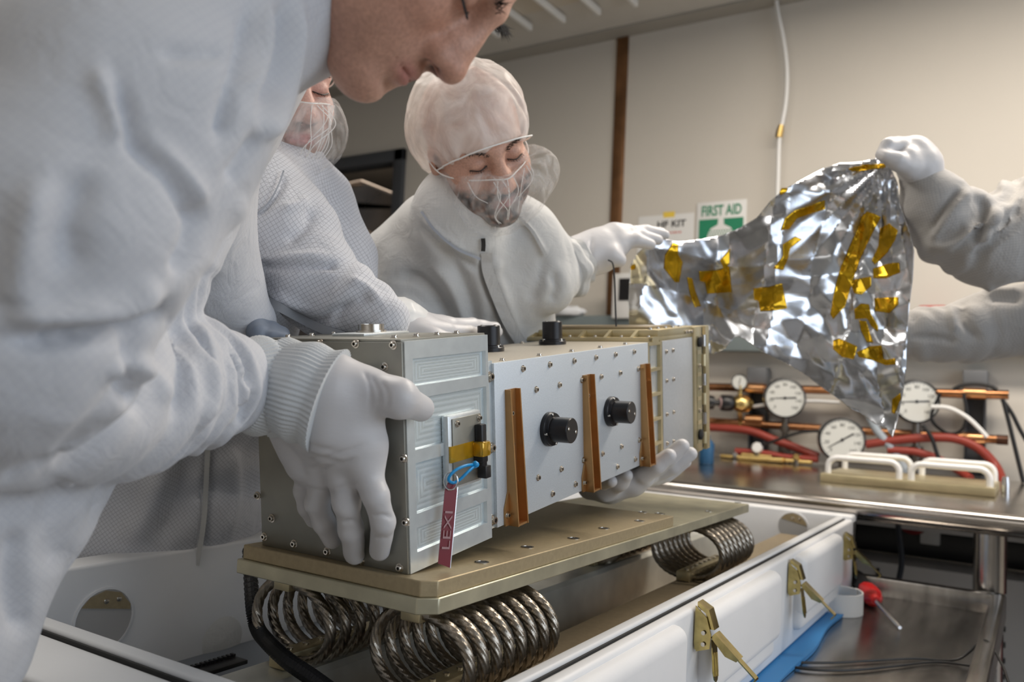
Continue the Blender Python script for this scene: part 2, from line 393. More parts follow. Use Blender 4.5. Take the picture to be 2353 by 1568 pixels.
# ------------------------------------------------------------------ gas panel: copper pipes, gauges, hoses
GX = 3.44
def pipe(name, label, pts, r, m=M_copper, cat='pipe', X=GX, n=12, sm=6, group=None):
    P = [at_x(a, b, X if len(q) == 2 else q[2]) for q in pts for a, b in [q[:2]]]
    return tag(MB().tube(spline(P, sm) if len(P) > 2 else P, r, n).build(name, m), label, cat, group)
pipe('copper_pipe', 'upper copper pipe along wall behind the pressure gauges', [(1500, 886), (2318, 908)], 0.017, X=3.47)
lowp = pipe('copper_pipe', 'lower copper pipe along wall behind the pressure gauges', [(1500, 960), (2312, 1012)], 0.016, X=3.47)
o = MB().cyl(at_x(2290, 1010.5, 3.47), at_x(2317, 1012.3, 3.47), 0.018).build('end_cap', mat('dark_copper', (0.12, 0.06, 0.04), 0.4, 0.8)); o.parent = lowp
for px, ya, yb, lb in ((1747, 845, 1080, 'left'), (2243, 852, 1080, 'right')):
    a, b = at_x(px, ya, 3.53), at_x(px + 2, yb, 3.53)
    st = thing('pipe_support', 'dark grey channel holding copper pipes, %s of the large gauges' % lb, 'bracket', (3.53, a[1], 0), 'pipe supports on the wall')
    sb = MB(); z0, z1 = TZ + 0.001, a[2]
    sb.box(-0.03, 0.018, -0.034, -0.028, z0, z1 - 0.03); sb.box(-0.03, 0.018, 0.028, 0.034, z0, z1 - 0.03); sb.box(0.012, 0.018, -0.034, 0.034, z0, z1 - 0.03)
    sb.build('channel', M_dgrey, st, smooth=0)
    MB().box(-0.055, 0.018, -0.04, 0.04, z1 - 0.075, z1, 0.006).build('end_cover', mat('cover_grey', (0.13, 0.135, 0.145), 0.5), st)
    for yy in ((893, 966) if px < 2000 else (905, 1008)):
        c = at_x(px, yy, 3.47); cl = MB(); cl.tube([V(-0.06, -0.035, c[2]), V(-0.06, 0.035, c[2])], 0.021, 14)
        cl.build('pipe_clamp', mat('copper_bright', (0.62, 0.33, 0.16), 0.3, 1.0), st)
def gauge(px, py, rpx, label, needle=10, X=GX, stem=True, name='pressure_gauge'):
    c = at_x(px, py, X); d = project(c)[2]; r = rpx * d / FPX
    g = thing(name, label, 'gauge', tuple(c), 'round dial pressure gauges')
    ax = (-0.93, -0.36, 0.0)
    F = frame((0, 0, 0), ax, (0.36, -0.93, 0)); 
    cs = MB().lathe((0, 0, 0), ax, [(r * .9, -0.045), (r * .97, -0.04), (r * .97, 0.0), (r, 0.0), (r, 0.012), (r * .93, 0.014), (r * .92, 0.008), (0, 0.008)], 36).build('case', M_black, g)
    MB().lathe((0, 0, 0), ax, [(r * 1.0, -0.030), (r * 1.02, -0.028), (r * 1.02, -0.008), (r * 1.0, -0.006)], 36).build('back_ring', M_chrome, g)
    MB().lathe((0, 0, 0), ax, [(r * .92, 0.0085), (r * .92, 0.0095)], 36).build('dial', mat('dial_face', (0.66, 0.67, 0.64), 0.5), g)
    MF = Matrix(F)
    tk = MB()
    for k in range(27):
        an = math.radians(225 - 270 * k / 26); l0 = 0.80 if k % 3 == 0 else 0.84
        ca, sa = math.cos(an), math.sin(an); w = 0.012 * r
        q = [V(ca * l0 * r - sa * w, sa * l0 * r + ca * w, 0.0096), V(ca * .88 * r - sa * w, sa * .88 * r + ca * w, 0.0096), V(ca * .88 * r + sa * w, sa * .88 * r - ca * w, 0.0096), V(ca * l0 * r + sa * w, sa * l0 * r - ca * w, 0.0096)]
        tk.prism([np.array(MF @ Vector(v)) for v in q], np.array(ax) * 0.0004)
    tk.build('tick_marks', M_black, g, smooth=0)
    for k, s in enumerate(('0', '20', '40', '60', '80', '100', '120', '140', '160')):
        if r < 0.05: break
        an = math.radians(225 - 270 * k / 8)
        text_mesh(s, 0.22 * r, 'numeral', M_black, g, MF @ mloc(math.cos(an) * .66 * r, math.sin(an) * .66 * r, 0.0098), 0.0002)
    nd = MB(); an = math.radians(needle); ca, sa = math.cos(an), math.sin(an)
    q = [V(ca * .55 * r - sa * .035 * r, sa * .55 * r + ca * .035 * r, 0.011), V(-ca * .72 * r - sa * .012 * r, -sa * .72 * r + ca * .012 * r, 0.011), V(-ca * .72 * r + sa * .012 * r, -sa * .72 * r - ca * .012 * r, 0.011), V(ca * .55 * r + sa * .035 * r, sa * .55 * r - ca * .035 * r, 0.011)]
    nd.prism([np.array(MF @ Vector(v)) for v in q], np.array(ax) * 0.0008)
    nd.lathe((0, 0, 0), ax, [(0.07 * r, 0.0096), (0.07 * r, 0.0125)], 12)
    nd.build('needle', M_black, g, smooth=0)
    if stem:
        zb = TZ - c[2]
        MB().lathe((0.02, 0, 0), (0, 0, -1), [(0.014, r * .9), (0.014, r + .03), (0.019, r + .03), (0.019, r + .055), (0.012, r + .056), (0.012, r + .085), (0.026, r + .087), (0.026, min(r + .20, -zb - 0.002))], 14).build('stem', mat('fitting_steel', (0.22, 0.20, 0.18), 0.3, 0.9), g)
    return g
gauge(1803, 915, 46, 'large round pressure gauge with level needle, left of the foil tip', 4)
gauge(1934, 1011, 51, 'large pressure gauge standing lowest, behind the white handles', 32, X=3.36)
gauge(2105, 923, 50, 'large pressure gauge half covered by the foil tip', 4)
gauge(1988, 910, 38, 'pressure gauge almost wholly hidden behind the foil', 10, X=3.47, stem=False)
sgm = gauge(1699, 878, 18, 'small white dial gauge beside the regulator knob', 80, stem=False, name='small_gauge')
sgm.children[0].data.materials[0] = M_white
# regulator
c = at_x(1700, 928, GX); rg = thing('gas_regulator', 'brass gas regulator with black knob left of the gauges', 'regulator', tuple(c))
ax = unit(V(-0.55, 0.83, 0))
MB().lathe((0, 0, 0), ax, [(0.02, -0.05), (0.035, -0.03), (0.038, 0.0), (0.030, 0.02), (0.02, 0.03)], 18).build('body', M_brass, rg)
MB().lathe(ax * 0.03, ax, [(0.03, 0), (0.034, 0.01), (0.034, 0.045), (0.03, 0.05)], 18).build('dial_knob', M_black, rg)
MB().lathe(ax * 0.081, ax, [(0.024, 0), (0.024, 0.003)], 18).build('red_white_dial', mat('dial_red', (0.7, 0.5, 0.5), 0.5), rg)
MB().lathe(ax * 0.11, ax, [(0.012, -0.03), (0.012, 0.0), (0.027, 0.0), (0.03, 0.02), (0.026, 0.035)], 18).build('knob', M_black, rg)
MB().cyl((0.0, 0, -0.03), (0.03, 0, -0.10), 0.010).build('outlet', M_brass, rg)
MB().cyl((0, 0, 0.02), (0, 0, 0.075), 0.009).build('inlet', M_brass, rg)
# hoses and cables at the wall
pipe('red_hose', 'red rubber hose sagging to the right of the instrument under the pipes', [(1560, 980), (1640, 983), (1720, 990), (1780, 1012), (1830, 1030), (1880, 1050)], 0.016, M_red, 'hose', 3.40)
pipe('red_hose', 'short red hose lying low between knob and gauge stem', [(1690, 1037), (1760, 1043), (1810, 1052), (1880, 1056)], 0.013, M_red, 'hose', 3.36)
pipe('red_hose', 'red rubber hose arching right of the half covered gauge', [(1990, 1022), (2060, 1012), (2140, 1006), (2200, 1010), (2250, 1032), (2290, 1075), (2310, 1130, 3.3)], 0.016, M_red, 'hose', 3.40)
pipe('red_hose', 'lower red hose slanting behind the white tube handles', [(2040, 1034), (2110, 1040), (2170, 1062), (2230, 1100, 3.3)], 0.014, M_red, 'hose', 3.40)
pipe('grey_hose', 'pale blue grey hose dropping from the foil tip to table', [(1990, 940), (2012, 985), (2040, 1020), (2062, 1050), (2085, 1085, 3.3)], 0.015, mat('hose_grey', (0.35, 0.40, 0.45), 0.4), 'hose', 3.40)
pipe('white_tube', 'thin white tube curving right of the half covered gauge', [(2140, 935), (2180, 938), (2220, 958), (2250, 985), (2268, 1005)], 0.008, M_white, 'hose', 3.38)
pipe('white_tube', 'thin white tube crossing behind the left gauge', [(1730, 935), (1800, 925), (1870, 922), (1930, 925)], 0.007, M_white, 'hose', 3.48)
pipe('black_cable', 'black cable looping over right pipe support', [(2190, 895), (2215, 885), (2245, 883), (2275, 888), (2292, 897)], 0.007, M_rubber, 'cable', 3.42)
pipe('black_cable', 'black cable ring hanging between right gauge and pipe support', [(2160, 905), (2140, 960), (2165, 990), (2190, 997), (2213, 985), (2222, 950), (2214, 905)], 0.006, M_rubber, 'cable', 3.43)
pipe('black_cable', 'black cable dropping from pipe end to table, nearest right edge', [(2302, 918), (2325, 950), (2345, 990), (2375, 1040)], 0.007, M_rubber, 'cable', 3.40)
pipe('black_cable', 'black cable running straight down right of the pipe end', [(2305, 920), (2318, 970), (2335, 1040), (2352, 1110)], 0.007, M_rubber, 'cable', 3.38)
pipe('black_cable', 'black cable leaving the half covered gauge downwards', [(2120, 978), (2140, 1005), (2152, 1040), (2165, 1075)], 0.007, M_rubber, 'cable', 3.37)
pipe('black_cable', 'black cable curving from the left gauge stem to white knob', [(1900, 990), (1840, 994), (1790, 1010), (1750, 1024)], 0.006, M_rubber, 'cable', 3.35)
# valves on the table under the gauges
def valve(px, py, label, m, X=3.35, r=0.022):
    c = at_x(px, py, X); v = thing('valve', label, 'valve', (c[0], c[1], TZ))
    h = c[2] - TZ
    MB().lathe((0, 0, 0.0), (0, 0, 1), [(0.012, 0.0), (0.012, h * .5), (0.009, h * .55), (0.009, h)], 12).build('body', mat('fitting_steel', (0.22, 0.20, 0.18), 0.3, 0.9), v)
    kb = MB(); n = 14
    kb.lathe((0.0, 0, h - .01), (-1, -0.2, 0.1), [(r * .7, -0.014), (r, -0.01), (r * 1.05, 0.006), (r * .8, 0.016)], 9); kb.build('knob', m, v)
    for s in (-1, 1): MB().cyl((0, 0, h * .35), (0.0, s * 0.06, h * .35), 0.009, n=10).build('arm', M_brass, v)
valve(1740, 1024, 'white knobbed valve on table left of the left gauge stem', M_white)
valve(1830, 1045, 'low brass valve on table right of left gauge stem', M_brass, r=0.014)
valve(1690, 1040, 'steel valve on table nearest the instrument', M_chrome, r=0.012)
pipe('brass_tube', 'short brass tube lying on table under the left gauge', [(1700, 1052), (1800, 1058)], 0.012, M_brass, 'pipe', 3.33)
o = MB().box(3.0, 3.09, 1.17, 1.24, TZ + .001, TZ + .095, 0.008).build('yellow_box', mat('pale_yellow', (0.75, 0.72, 0.42), 0.5)); tag(o, 'pale yellow box on steel table behind gloved fingers', 'box')
c = at_x(1623, 1052, 3.0); o = MB().lathe((c[0], c[1], TZ + 0.0005), (0, 0, 1), [(0.026, 0), (0.028, 0.004), (0.028, 0.07), (0.02, 0.085), (0.012, 0.09), (0.012, 0.105)], 20).build('blue_bottle', mat('blue_bottle', (0.02, 0.09, 0.2), 0.3)); tag(o, 'small dark blue bottle on steel table beside instrument end', 'bottle')
# plate with four tube handles on the table
hz = TZ
pa, pb = at_z(1878, 1108, hz + .0), at_z(2288, 1142, hz + .0)
hx = (pa[0] + pb[0]) / 2
hp_ = thing('handle_plate', 'gold plate with four white tube handles on steel table', 'plate', (hx, (pa[1] + pb[1]) / 2, hz))
L = abs(pa[1] - pb[1]) / 2
MB().box(0.0, 0.31, -L, L, 0.0005, 0.026, 0.003).build('base_plate', M_alod, hp_)
for sx in (0.025, 0.285):
    for a in (-0.94, 0.06):
        y0, y1 = a * L, a * L + 0.86 * L
        hh = 0.075; rr = 0.028
        P = [V(sx, y0, 0.024), V(sx, y0, hh - rr)] + [V(sx, y0 + rr - rr * math.cos(t), hh - rr + rr * math.sin(t)) for t in np.linspace(0, math.pi / 2, 7)] \
            + [V(sx, y1 - rr + rr * math.sin(t), hh - rr + rr * math.cos(t)) for t in np.linspace(0, math.pi / 2, 7)] + [V(sx, y1, 0.024)]
        MB().tube(P, 0.0095, 14).build('handle', mat('handle_white', (0.80, 0.80, 0.80), 0.3, 0.1), hp_)
MB().lathe((0.16, -L - 0.02, 0.0), (0, 0, 1), [(0.012, 0), (0.012, 0.03), (0.009, 0.05)], 14).build('foot_screw', M_chrome, hp_)

# ------------------------------------------------------------------ under the table
_za, _zb = at_x(2100, 1216, 2.98)[2], at_x(2100, 1280, 2.98)[2]
o = MB().box(2.98, 3.06, -0.05, 2.4, _zb, _za, 0.01).build('cable_trough', M_black); tag(o, 'long black trough hung under the steel table', 'trough')
cb = thing('base_cabinet', 'light grey cabinet with louvre slots under steel table', 'cabinet', (2.86, 0.85, 0))
MB().box(0.0, 0.34, -0.95, 1.2, 0.02, _zb - 0.01, 0.005).build('body', mat('cabinet_grey', (0.74, 0.72, 0.70), 0.5), cb)
MB().box(0.02, 0.05, -0.85, 1.2, _za + 0.008, 0.84, 0.004).build('added_pale_panel', MATS['cabinet_grey'], cb)  # added pale panel, catches daylight to brighten the dark under the table
for i, (y, ln) in enumerate(((-0.62, 0.14), (-0.32, 0.06), (0.05, 0.12))):
    for k in range(5):
        MB().box(-0.006, 0.0, y - ln, y + ln, _zb - 0.115 - k * 0.045, _zb - 0.10 - k * 0.045).build('louvre', M_dark, cb, smooth=0)
for y in (0.22, -0.42): MB().box(-0.004, 0.0, y, y + 0.008, 0.05, _zb - 0.03).build('panel_gap', M_dark, cb, smooth=0)
pl = at_x(2138, 1229, 2.97)
o = MB().box(2.955, 2.98, pl[1] - 0.028, pl[1] + 0.028, pl[2] - 0.03, pl[2] + 0.03, 0.004).build('wall_socket', M_white); tag(o, 'square white socket on black trough under the table', 'socket')
pv = at_x(2098, 1192, 2.90)
rv = thing('red_handwheel', 'dark red valve wheel under the steel table', 'valve', tuple(pv))
MB().tube([V(0, 0.04 * math.cos(t), 0.04 * math.sin(t)) for t in np.linspace(0, 2 * math.pi, 24, endpoint=False)], 0.010, 8, closed=True).build('rim', mat('dark_red', (0.25, 0.02, 0.02), 0.4), rv)
MB().box(-0.006, 0.006, -0.038, 0.038, -0.006, 0.006).box(-0.006, 0.006, -0.006, 0.006, -0.038, 0.038).build('spokes', MATS['dark_red'], rv)
MB().cyl((0, 0, 0), (0.07, 0, 0), 0.01).build('spindle', M_steel, rv)
pipe('dark_cable', 'dark blue cable hanging under the steel table', [(2060, 1170), (2066, 1230), (2072, 1290), (2064, 1340), (2050, 1420)], 0.008, mat('cable_navy', (0.03, 0.04, 0.06), 0.4), 'cable', 2.70)
rc = thing('tool_chest', 'dark red slatted chest at the right edge of photo', 'chest', (2.70, -0.42, 0))
MB().box(0, 0.5, -0.28, 0.22, 0.02, 0.80, 0.01).build('body', mat('chest_red', (0.10, 0.015, 0.012), 0.4), rc)
for k in range(7): MB().box(-0.012, 0.0, -0.26, 0.20, 0.10 + k * 0.1, 0.155 + k * 0.1, 0.004).build('slat', MATS['dark_red'], rc)

# ------------------------------------------------------------------ cart tray
CZ = 0.665
ct = thing('steel_cart', 'stainless steel cart tray carrying the white crate', 'cart', (1.3, 0.7, 0))
def cart(x0, x1, y0, y1, name, z0, z1, bev=0): return MB().box(x0 - 1.3, x1 - 1.3, y0 - .7, y1 - .7, z0, z1, bev)
cxa, cxb, cya, cyb = 0.40, 2.33, 0.085, 1.20
lipm = mat('tray_steel', (0.46, 0.44, 0.42), 0.24, 1.0, var=0.3, scale=5, bump=0.05, bscale=90, stretch=(1, 6, 1))
cart(cxa, cxb, cya, cyb, '', CZ - 0.02, CZ, 0.004).build('tray_floor', lipm, ct)
def lip(a0, a1, b0, b1):
    return MB().box(a0 - 1.3, a1 - 1.3, b0 - .7, b1 - .7, CZ - 0.02, CZ + 0.045, 0.008)
lip(cxb - 0.02, cxb + 0.012, cya - 0.012, cyb + 0.012).build('lip', lipm, ct)
lip(cxa - 0.012, cxa + 0.02, cya - 0.012, cyb + 0.012).build('lip', lipm, ct)
lip(cxa - 0.012, cxb + 0.012, cya - 0.012, cya + 0.02).build('lip', lipm, ct)
lip(cxa - 0.012, cxb + 0.012, cyb - 0.02, cyb + 0.012).build('lip', lipm, ct)
for x in (cxa + 0.04, cxb - 0.05):
    for y in (cya + 0.04, cyb - 0.05):
        MB().cyl((x - 1.3, y - .7, 0.10), (x - 1.3, y - .7, CZ - 0.02), 0.018).build('leg', M_chrome, ct)
        MB().lathe((x - 1.3, y - .7 - 0.015, 0.05), (0, 1, 0), [(0.045, 0), (0.05, 0.005), (0.05, 0.025), (0.045, 0.03)], 18).build('caster', M_rubber, ct)
# blue mat under the crate
bm_ = MB(); n = 60; vs = []; fs = []
for i in range(n + 1):
    x = 0.35 + 1.90 * i / n
    ye = 0.374 + 0.005 * math.sin(7 * x) + 0.004 * math.sin(17 * x + 1)
    zw = CZ + 0.008 + 0.004 * max(0, math.sin(7 * x + 2))
    vs += [(x, ye, CZ + 0.001), (x, ye - 0.002, zw), (x, ye + 0.05, CZ + 0.008), (x, 1.25, CZ + 0.008), (x, 1.25, CZ + 0.001)]
for i in range(n):
    for k in range(4): fs.append((i * 5 + k, i * 5 + k + 1, i * 5 + k + 6, i * 5 + k + 5))
o = bm_.add(vs, fs).build('blue_mat', M_blue); tag(o, 'blue rubber mat lying under the white crate', 'mat')
# screwdriver
a, b, c_, d_ = at_z(1950, 1316, CZ + .027), at_z(1990, 1355, CZ + .025), at_z(2013, 1382, CZ + .022), at_z(2068, 1443, CZ + .006)
sd = thing('screwdriver', 'black and red handled screwdriver lying on steel tray', 'screwdriver', tuple(b))
r0 = lambda p: p - b
MB().tube([r0(a), r0(a + (b - a) * .1), r0(a + (b - a) * .4), r0(a + (b - a) * .8), r0(b)], [0.012, 0.021, 0.025, 0.022, 0.019], 8).build('handle', M_rubber, sd)
MB().tube([r0(b), r0(b + (c_ - b) * .25), r0(b + (c_ - b) * .6), r0(b + (c_ - b) * .8), r0(c_)], [0.019, 0.024, 0.024, 0.020, 0.010], 10).build('collar', mat('red_plastic', (0.55, 0.02, 0.02), 0.3), sd)
MB().tube([r0(c_), r0(c_ + (d_ - c_) * .88), r0(d_)], [0.0055, 0.0055, 0.0038], 10).build('shaft', M_chrome, sd)
# tape ring
c = at_z(1920, 1405, CZ); rr = 0.056
tr = MB(); vs = []; n = 60
ang = np.linspace(0.15, 2 * math.pi + 0.35, n); rad = rr * (1 + 0.02 * np.linspace(0, 1, n))
pr = [(-0.0016, 0), (0.0016, 0), (0.0016, 0.048), (-0.0016, 0.048)]; fs = []
for i, (t, r) in enumerate(zip(ang, rad)):
    if i > n - 5: r += 0.0012 * (i - n + 5)
    for q in pr: vs.append((c[0] + (r + q[0]) * math.cos(t - .9), c[1] + (r + q[0]) * math.sin(t - .9), CZ + 0.0005 + q[1]))
for i in range(n - 1):
    for k in range(4): fs.append((i * 4 + k, i * 4 + (k + 1) % 4, i * 4 + 4 + (k + 1) % 4, i * 4 + 4 + k))
fs += [(0, 1, 2, 3), ((n - 1) * 4, (n - 1) * 4 + 3, (n - 1) * 4 + 2, (n - 1) * 4 + 1)]
tag(tr.add(vs, fs).build('velcro_ring', mat('white_felt', (0.72, 0.71, 0.69), 0.85, bump=0.3, bscale=700)), 'white coiled strap ring standing on steel tray', 'strap')
# cable on the tray
cabP = [at_z(x, y, CZ + .0045) for x, y in ((1700, 1470), (1745, 1503), (1800, 1520), (1900, 1524), (2000, 1519), (2100, 1514), (2200, 1516), (2262, 1522), (2300, 1550), (2318, 1600))]
for q in cabP[-3:]: q[2] += 0.02
cabP[-3][2] += 0.02
cbl = thing('tray_cable', 'thin black cable lying across the steel tray', 'cable')
MB().tube(spline(cabP, 8), 0.0024, 8).build('lead', M_rubber, cbl)
P = spline(cabP, 8)[8:17]; MB().tube(P, [0.0045 if i % 2 else 0.0034 for i in range(len(P))], 10).build('strain_relief', M_rubber, cbl)
cabP2 = [at_z(x, y, CZ + .0045) for x, y in ((1760, 1518), (1850, 1538), (1950, 1541), (2050, 1532), (2150, 1522), (2240, 1532))]
MB().tube(spline(cabP2, 8), 0.0024, 8).build('lead', M_rubber, cbl)
# ================================================================== white crate with shock mounts
RZ = 0.855                                   # rim height
cr = thing('transport_crate', 'white polyethylene transport crate open on the cart', 'crate', (1.38, 0.78, CZ + 0.009))
CO = np.array([1.38, 0.78, CZ + 0.009])
def cbx(mb, x0, x1, y0, y1, z0, z1, bev=0.0, seg=3):
    return mb.box(x0 - CO[0], x1 - CO[0], y0 - CO[1], y1 - CO[1], z0 - CO[2], z1 - CO[2], bev, seg=seg)
KX0, KX1, KY0, KY1 = 0.52, 2.26, 0.425, 1.13    # inner face of the outer shell, roughly
ZB = CZ + 0.010
b = MB(); cbx(b, KX0 - 0.03, KX1 + 0.05, KY0 - 0.012, KY1 + 0.05, ZB, ZB + 0.02, 0.008); b.build('bottom', M_poly, cr)
for nm, a in (('wall_panel', (KX0 - 0.03, KX1 + 0.06, KY0 - 0.02, KY0, ZB, RZ - 0.004)), ('wall_panel', (KX0 - 0.03, KX1 + 0.06, KY1, KY1 + 0.055, ZB, RZ + 0.012)),
              ('wall_panel', (KX0 - 0.08, KX0 - 0.0, KY0 - 0.02, KY1 + 0.055, ZB, RZ - 0.006)), ('wall_panel', (KX1, KX1 + 0.06, KY0 - 0.02, KY1 + 0.055, ZB, RZ + 0.006))):
    b = MB(); cbx(b, *a, 0.006); b.build(nm, M_poly, cr)
# inner ridge the lid sits on, with the dark seal groove outside it
for a in ((KX0 + 0.001, KX1, KY0 + 0.0012, KY0 + 0.018, ZB + .02, RZ + 0.002), (KX0 + 0.001, KX0 + 0.022, KY0 + 0.0012, KY1, ZB + .02, RZ + 0.002)):
    b = MB(); cbx(b, *a, 0.004); b.build('lid_ridge', mat('poly_grey', (0.62, 0.63, 0.65), 0.45), cr)
for a in ((KX0, KX1, KY0 - 0.002, KY0 + 0.0015, RZ - .02, RZ - 0.0025), (KX0 - 0.002, KX0 + 0.0015, KY0, KY1, RZ - .02, RZ - 0.0025)):
    b = MB(); cbx(b, *a); b.build('seal', M_dark, cr, smooth=0)
# raised blocks along the front with the latches between them
def fx(px, py, Y=0.385): return at_y(px, py, Y)
lugs = [(0.42, fx(1590, 1420)[0], 0.385), (fx(1640, 1420)[0], fx(1800, 1300)[0], 0.383), (fx(1850, 1290)[0], fx(1940, 1215)[0], 0.383)]
for x0, x1, y in lugs:
    b = MB(); cbx(b, x0, x1, y, KY0 - 0.004, CZ + 0.060, RZ - 0.010, 0.018, 5); b.build('raised_block', M_poly, cr)
    b = MB(); cbx(b, x0 + 0.0, x1 - 0.03, y + 0.004, KY0 - 0.004, CZ + 0.036, RZ - 0.05, 0.016, 5); b.build('lower_block', M_poly, cr)
# round ports with metal plates inside
for p in (at_x(1822, 1210, KX1 - 0.002), ):
    pass
M_rec = mat('port_recess', (0.42, 0.41, 0.40), 0.6)
def port(pc, ax, r, sx):
    side = V(1, 0, 0) if abs(ax[1]) > .5 else V(0, 1, 0)
    pr = MB().lathe(pc - CO, ax, [(r, -0.004), (r, 0.001), (r * .93, 0.0016), (r * .93, 0.0004)], 30).build('port_ring', M_poly, cr)
    MB().lathe(pc - CO, ax, [(r * .93, 0.0), (r * .93, 0.0008)], 30).build('port_recess', M_rec, pr)
    q = [(-.75, .50), (-.5, .76), (0, .90), (.5, .76), (.85, .34), (.85, .18)]
    MB().prism([pc - CO + side * (a * r * sx) + V(0, 0, c * r) + V(*ax) * .0009 for a, c in q], V(*ax) * .0018).build('port_plate', M_tan, pr, smooth=0)
    for dx in (0.0, .42):
        MB().lathe(pc - CO + side * (dx * r * sx) + V(0, 0, .58 * r) + V(*ax) * .0027, ax, [(0.004, 0), (0.004, 0.0018), (0.002, 0.0026)], 10).build('rivet', M_screw, pr)
port(at_y(238, 1425, KY1 - 0.002), (0, -1, 0), .046, 1)
port(at_x(1822, 1212, KX1 - 0.002), (-1, 0, 0), .040, -1)
# steel rails inside
M_rail = mat('rail_steel', (0.70, 0.69, 0.62), 0.3, 0.55, var=0.25, scale=9)
IZ = 0.945 - 0.033 - 0.1005                      # lower bars of the shock mounts
zt = IZ - 0.0065
pr_ = [(-0.075, ZB + .021), (-0.075, ZB + .027), (-0.045, ZB + .027), (-0.038, zt - 0.006), (-0.030, zt), (0.030, zt), (0.038, zt - 0.006), (0.045, ZB + .027), (0.075, ZB + .027), (0.075, ZB + .021)]
b = MB(); b.prism([V(0.58, 0.745 + a, c) - CO for a, c in pr_], (1.62, 0, 0)); b.build('rail', M_rail, cr, smooth=30)
pr_ = [(-0.082, zt - 0.05), (-0.082, zt - 0.003), (-0.079, zt), (0.022, zt), (0.022, zt - 0.004), (0.0, zt - 0.004), (0.0, ZB + .021), (-0.006, ZB + .021), (-0.006, zt - 0.005), (-0.078, zt - 0.005), (-0.078, zt - 0.05)]
b = MB(); b.prism([V(0.58, 0.545 + a, c) - CO for a, c in pr_], (1.62, 0, 0)); b.build('rail', mat('rail_dark_tan', (0.27, 0.215, 0.14), 0.5, 0.3, var=0.1, scale=120), cr, smooth=30)
b = MB(); b.prism([V(0.58, 0.62 + a, ZB + .021 + c) - CO for a, c in ((-0.045, 0), (-0.045, 0.004), (-0.006, 0.004), (-0.006, 0.05), (0.0, 0.05), (0.0, 0.004), (0.04, 0.004), (0.04, 0))], (1.62, 0, 0)); b.build('rail', mat('rail_bronze', (0.40, 0.30, 0.22), 0.3, 0.9, var=0.2), cr, smooth=30)
b = MB(); cbx(b, KX0 + 0.02, KX1, KY0 + 0.02, KY1, ZB + 0.0195, ZB + 0.0205); b.build('liner', mat('liner_grey', (0.20, 0.22, 0.25), 0.6), cr, smooth=0)
for p in (at_z(817, 1522, 0.70), at_z(1460, 1298, 0.70)):
    MB().lathe(V(p[0], p[1], ZB + .025) - CO, (0, 0, 1), [(0.014, 0), (0.014, 0.003), (0.009, 0.003), (0.009, 0.010), (0.0045, 0.010), (0.0045, 0.022)], 12).build('bolt', M_screw, cr)

# latches
def latch(x, z, label, swing):
    L = thing('latch', label, 'latch', (x, KY0 - 0.022, z), 'yellow zinc latches on the crate front')
    L.scale = (0.85, 0.85, 0.85)
    MB().box(-0.026, -0.004, -0.003, 0.0, -0.040, 0.02, 0.001).build('base_plate', M_zinc, L)
    MB().prism([V(-0.0275, -0.001, 0.030), V(-0.0275, -0.020, 0.014), V(-0.0275, -0.028, -0.012), V(-0.0275, -0.026, -0.034), V(-0.0275, -0.004, -0.042), V(-0.0275, 0.0, -0.03)], (0.002, 0, 0)).build('side_plate', M_zinc, L)
    MB().prism([V(-0.024, -0.003, 0.036), V(-0.024, -0.022, 0.026), V(-0.024, -0.032, -0.004), V(-0.024, -0.024, -0.004), V(-0.024, -0.017, 0.020), V(-0.024, -0.003, 0.028)], (0.024, 0, 0)).build('hook_cup', M_zinc, L)
    for zz in (-0.010, -0.028): MB().lathe((-0.0295, -0.016, zz), (-1, 0, 0), [(0.0035, 0), (0.0035, 0.0015), (0.001, 0.002)], 10).build('rivet', M_screw, L)
    d = unit(V(0.05, -0.70, -0.62)); up = unit(np.cross(V(1, 0, 0), d)); o = V(-0.012, -0.030, -0.012)
    def bar(a0, a1, w, t0, t1, nm, m=M_zinc):
        s = V(1, 0, 0); q = []
        for (aa, ww, tt) in ((a0, -w, t0), (a0, w, t0), (a0, w, t1), (a0, -w, t1)): q.append(o + d * aa + s * ww + up * tt)
        MB().prism(q, d * (a1 - a0)).build(nm, m, L)
    bar(0.0, 0.052, 0.010, -0.004, -0.002, 'lever')
    for s in (-1, 1):
        q = [o + d * a + V(s * 0.010, 0, 0) + up * t for a, t in ((0, -0.004), (0, 0.006), (0.035, 0.010), (0.052, 0.002), (0.052, -0.004))]
        MB().prism(q, V(s * 0.0015, 0, 0)).build('lever_side', M_zinc, L)
    bar(0.03, 0.088, 0.0075, -0.0015, 0.0005, 'catch_strip')
    q = o + d * 0.088
    MB().prism([q + V(-0.0075, 0, 0) + up * t + d * a for a, t in ((0, -0.0015), (0.0025, 0.0), (0.0025, 0.012), (0.0, 0.012))], (0.015, 0, 0)).build('catch_tip', M_zinc, L)
    MB().lathe(o + d * 0.026 - up * 0.002, up, [(0.006, 0), (0.006, 0.004), (0.003, 0.005)], 12).build('spring_cap', M_screw, L)
    # hanging tongue
    e = unit(V(swing, -0.12, -0.9)); o2 = V(0.004, -0.022, -0.026); sd_ = unit(np.cross(e, V(0, 1, 0)))
    tg = [o2 + e * a + sd_ * w_ for a, w_ in ((0, -0.012), (0.0, -0.004), (0.012, 0.0), (0.0, 0.004), (0.0, 0.012), (0.05, 0.014), (0.062, 0.008), (0.066, 0), (0.062, -0.008), (0.05, -0.014))]
    MB().prism(tg, (0, -0.0015, 0)).build('tongue', M_zinc, L)
    for s in (-0.006, 0.006):
        a0, a1 = o2 + e * 0.02 + sd_ * s + V(0, -0.0017, 0), o2 + e * 0.056 + sd_ * s + V(0, -0.0017, 0)
        MB().tube([a0, a1], 0.0022, 8).build('rib', M_zinc, L)
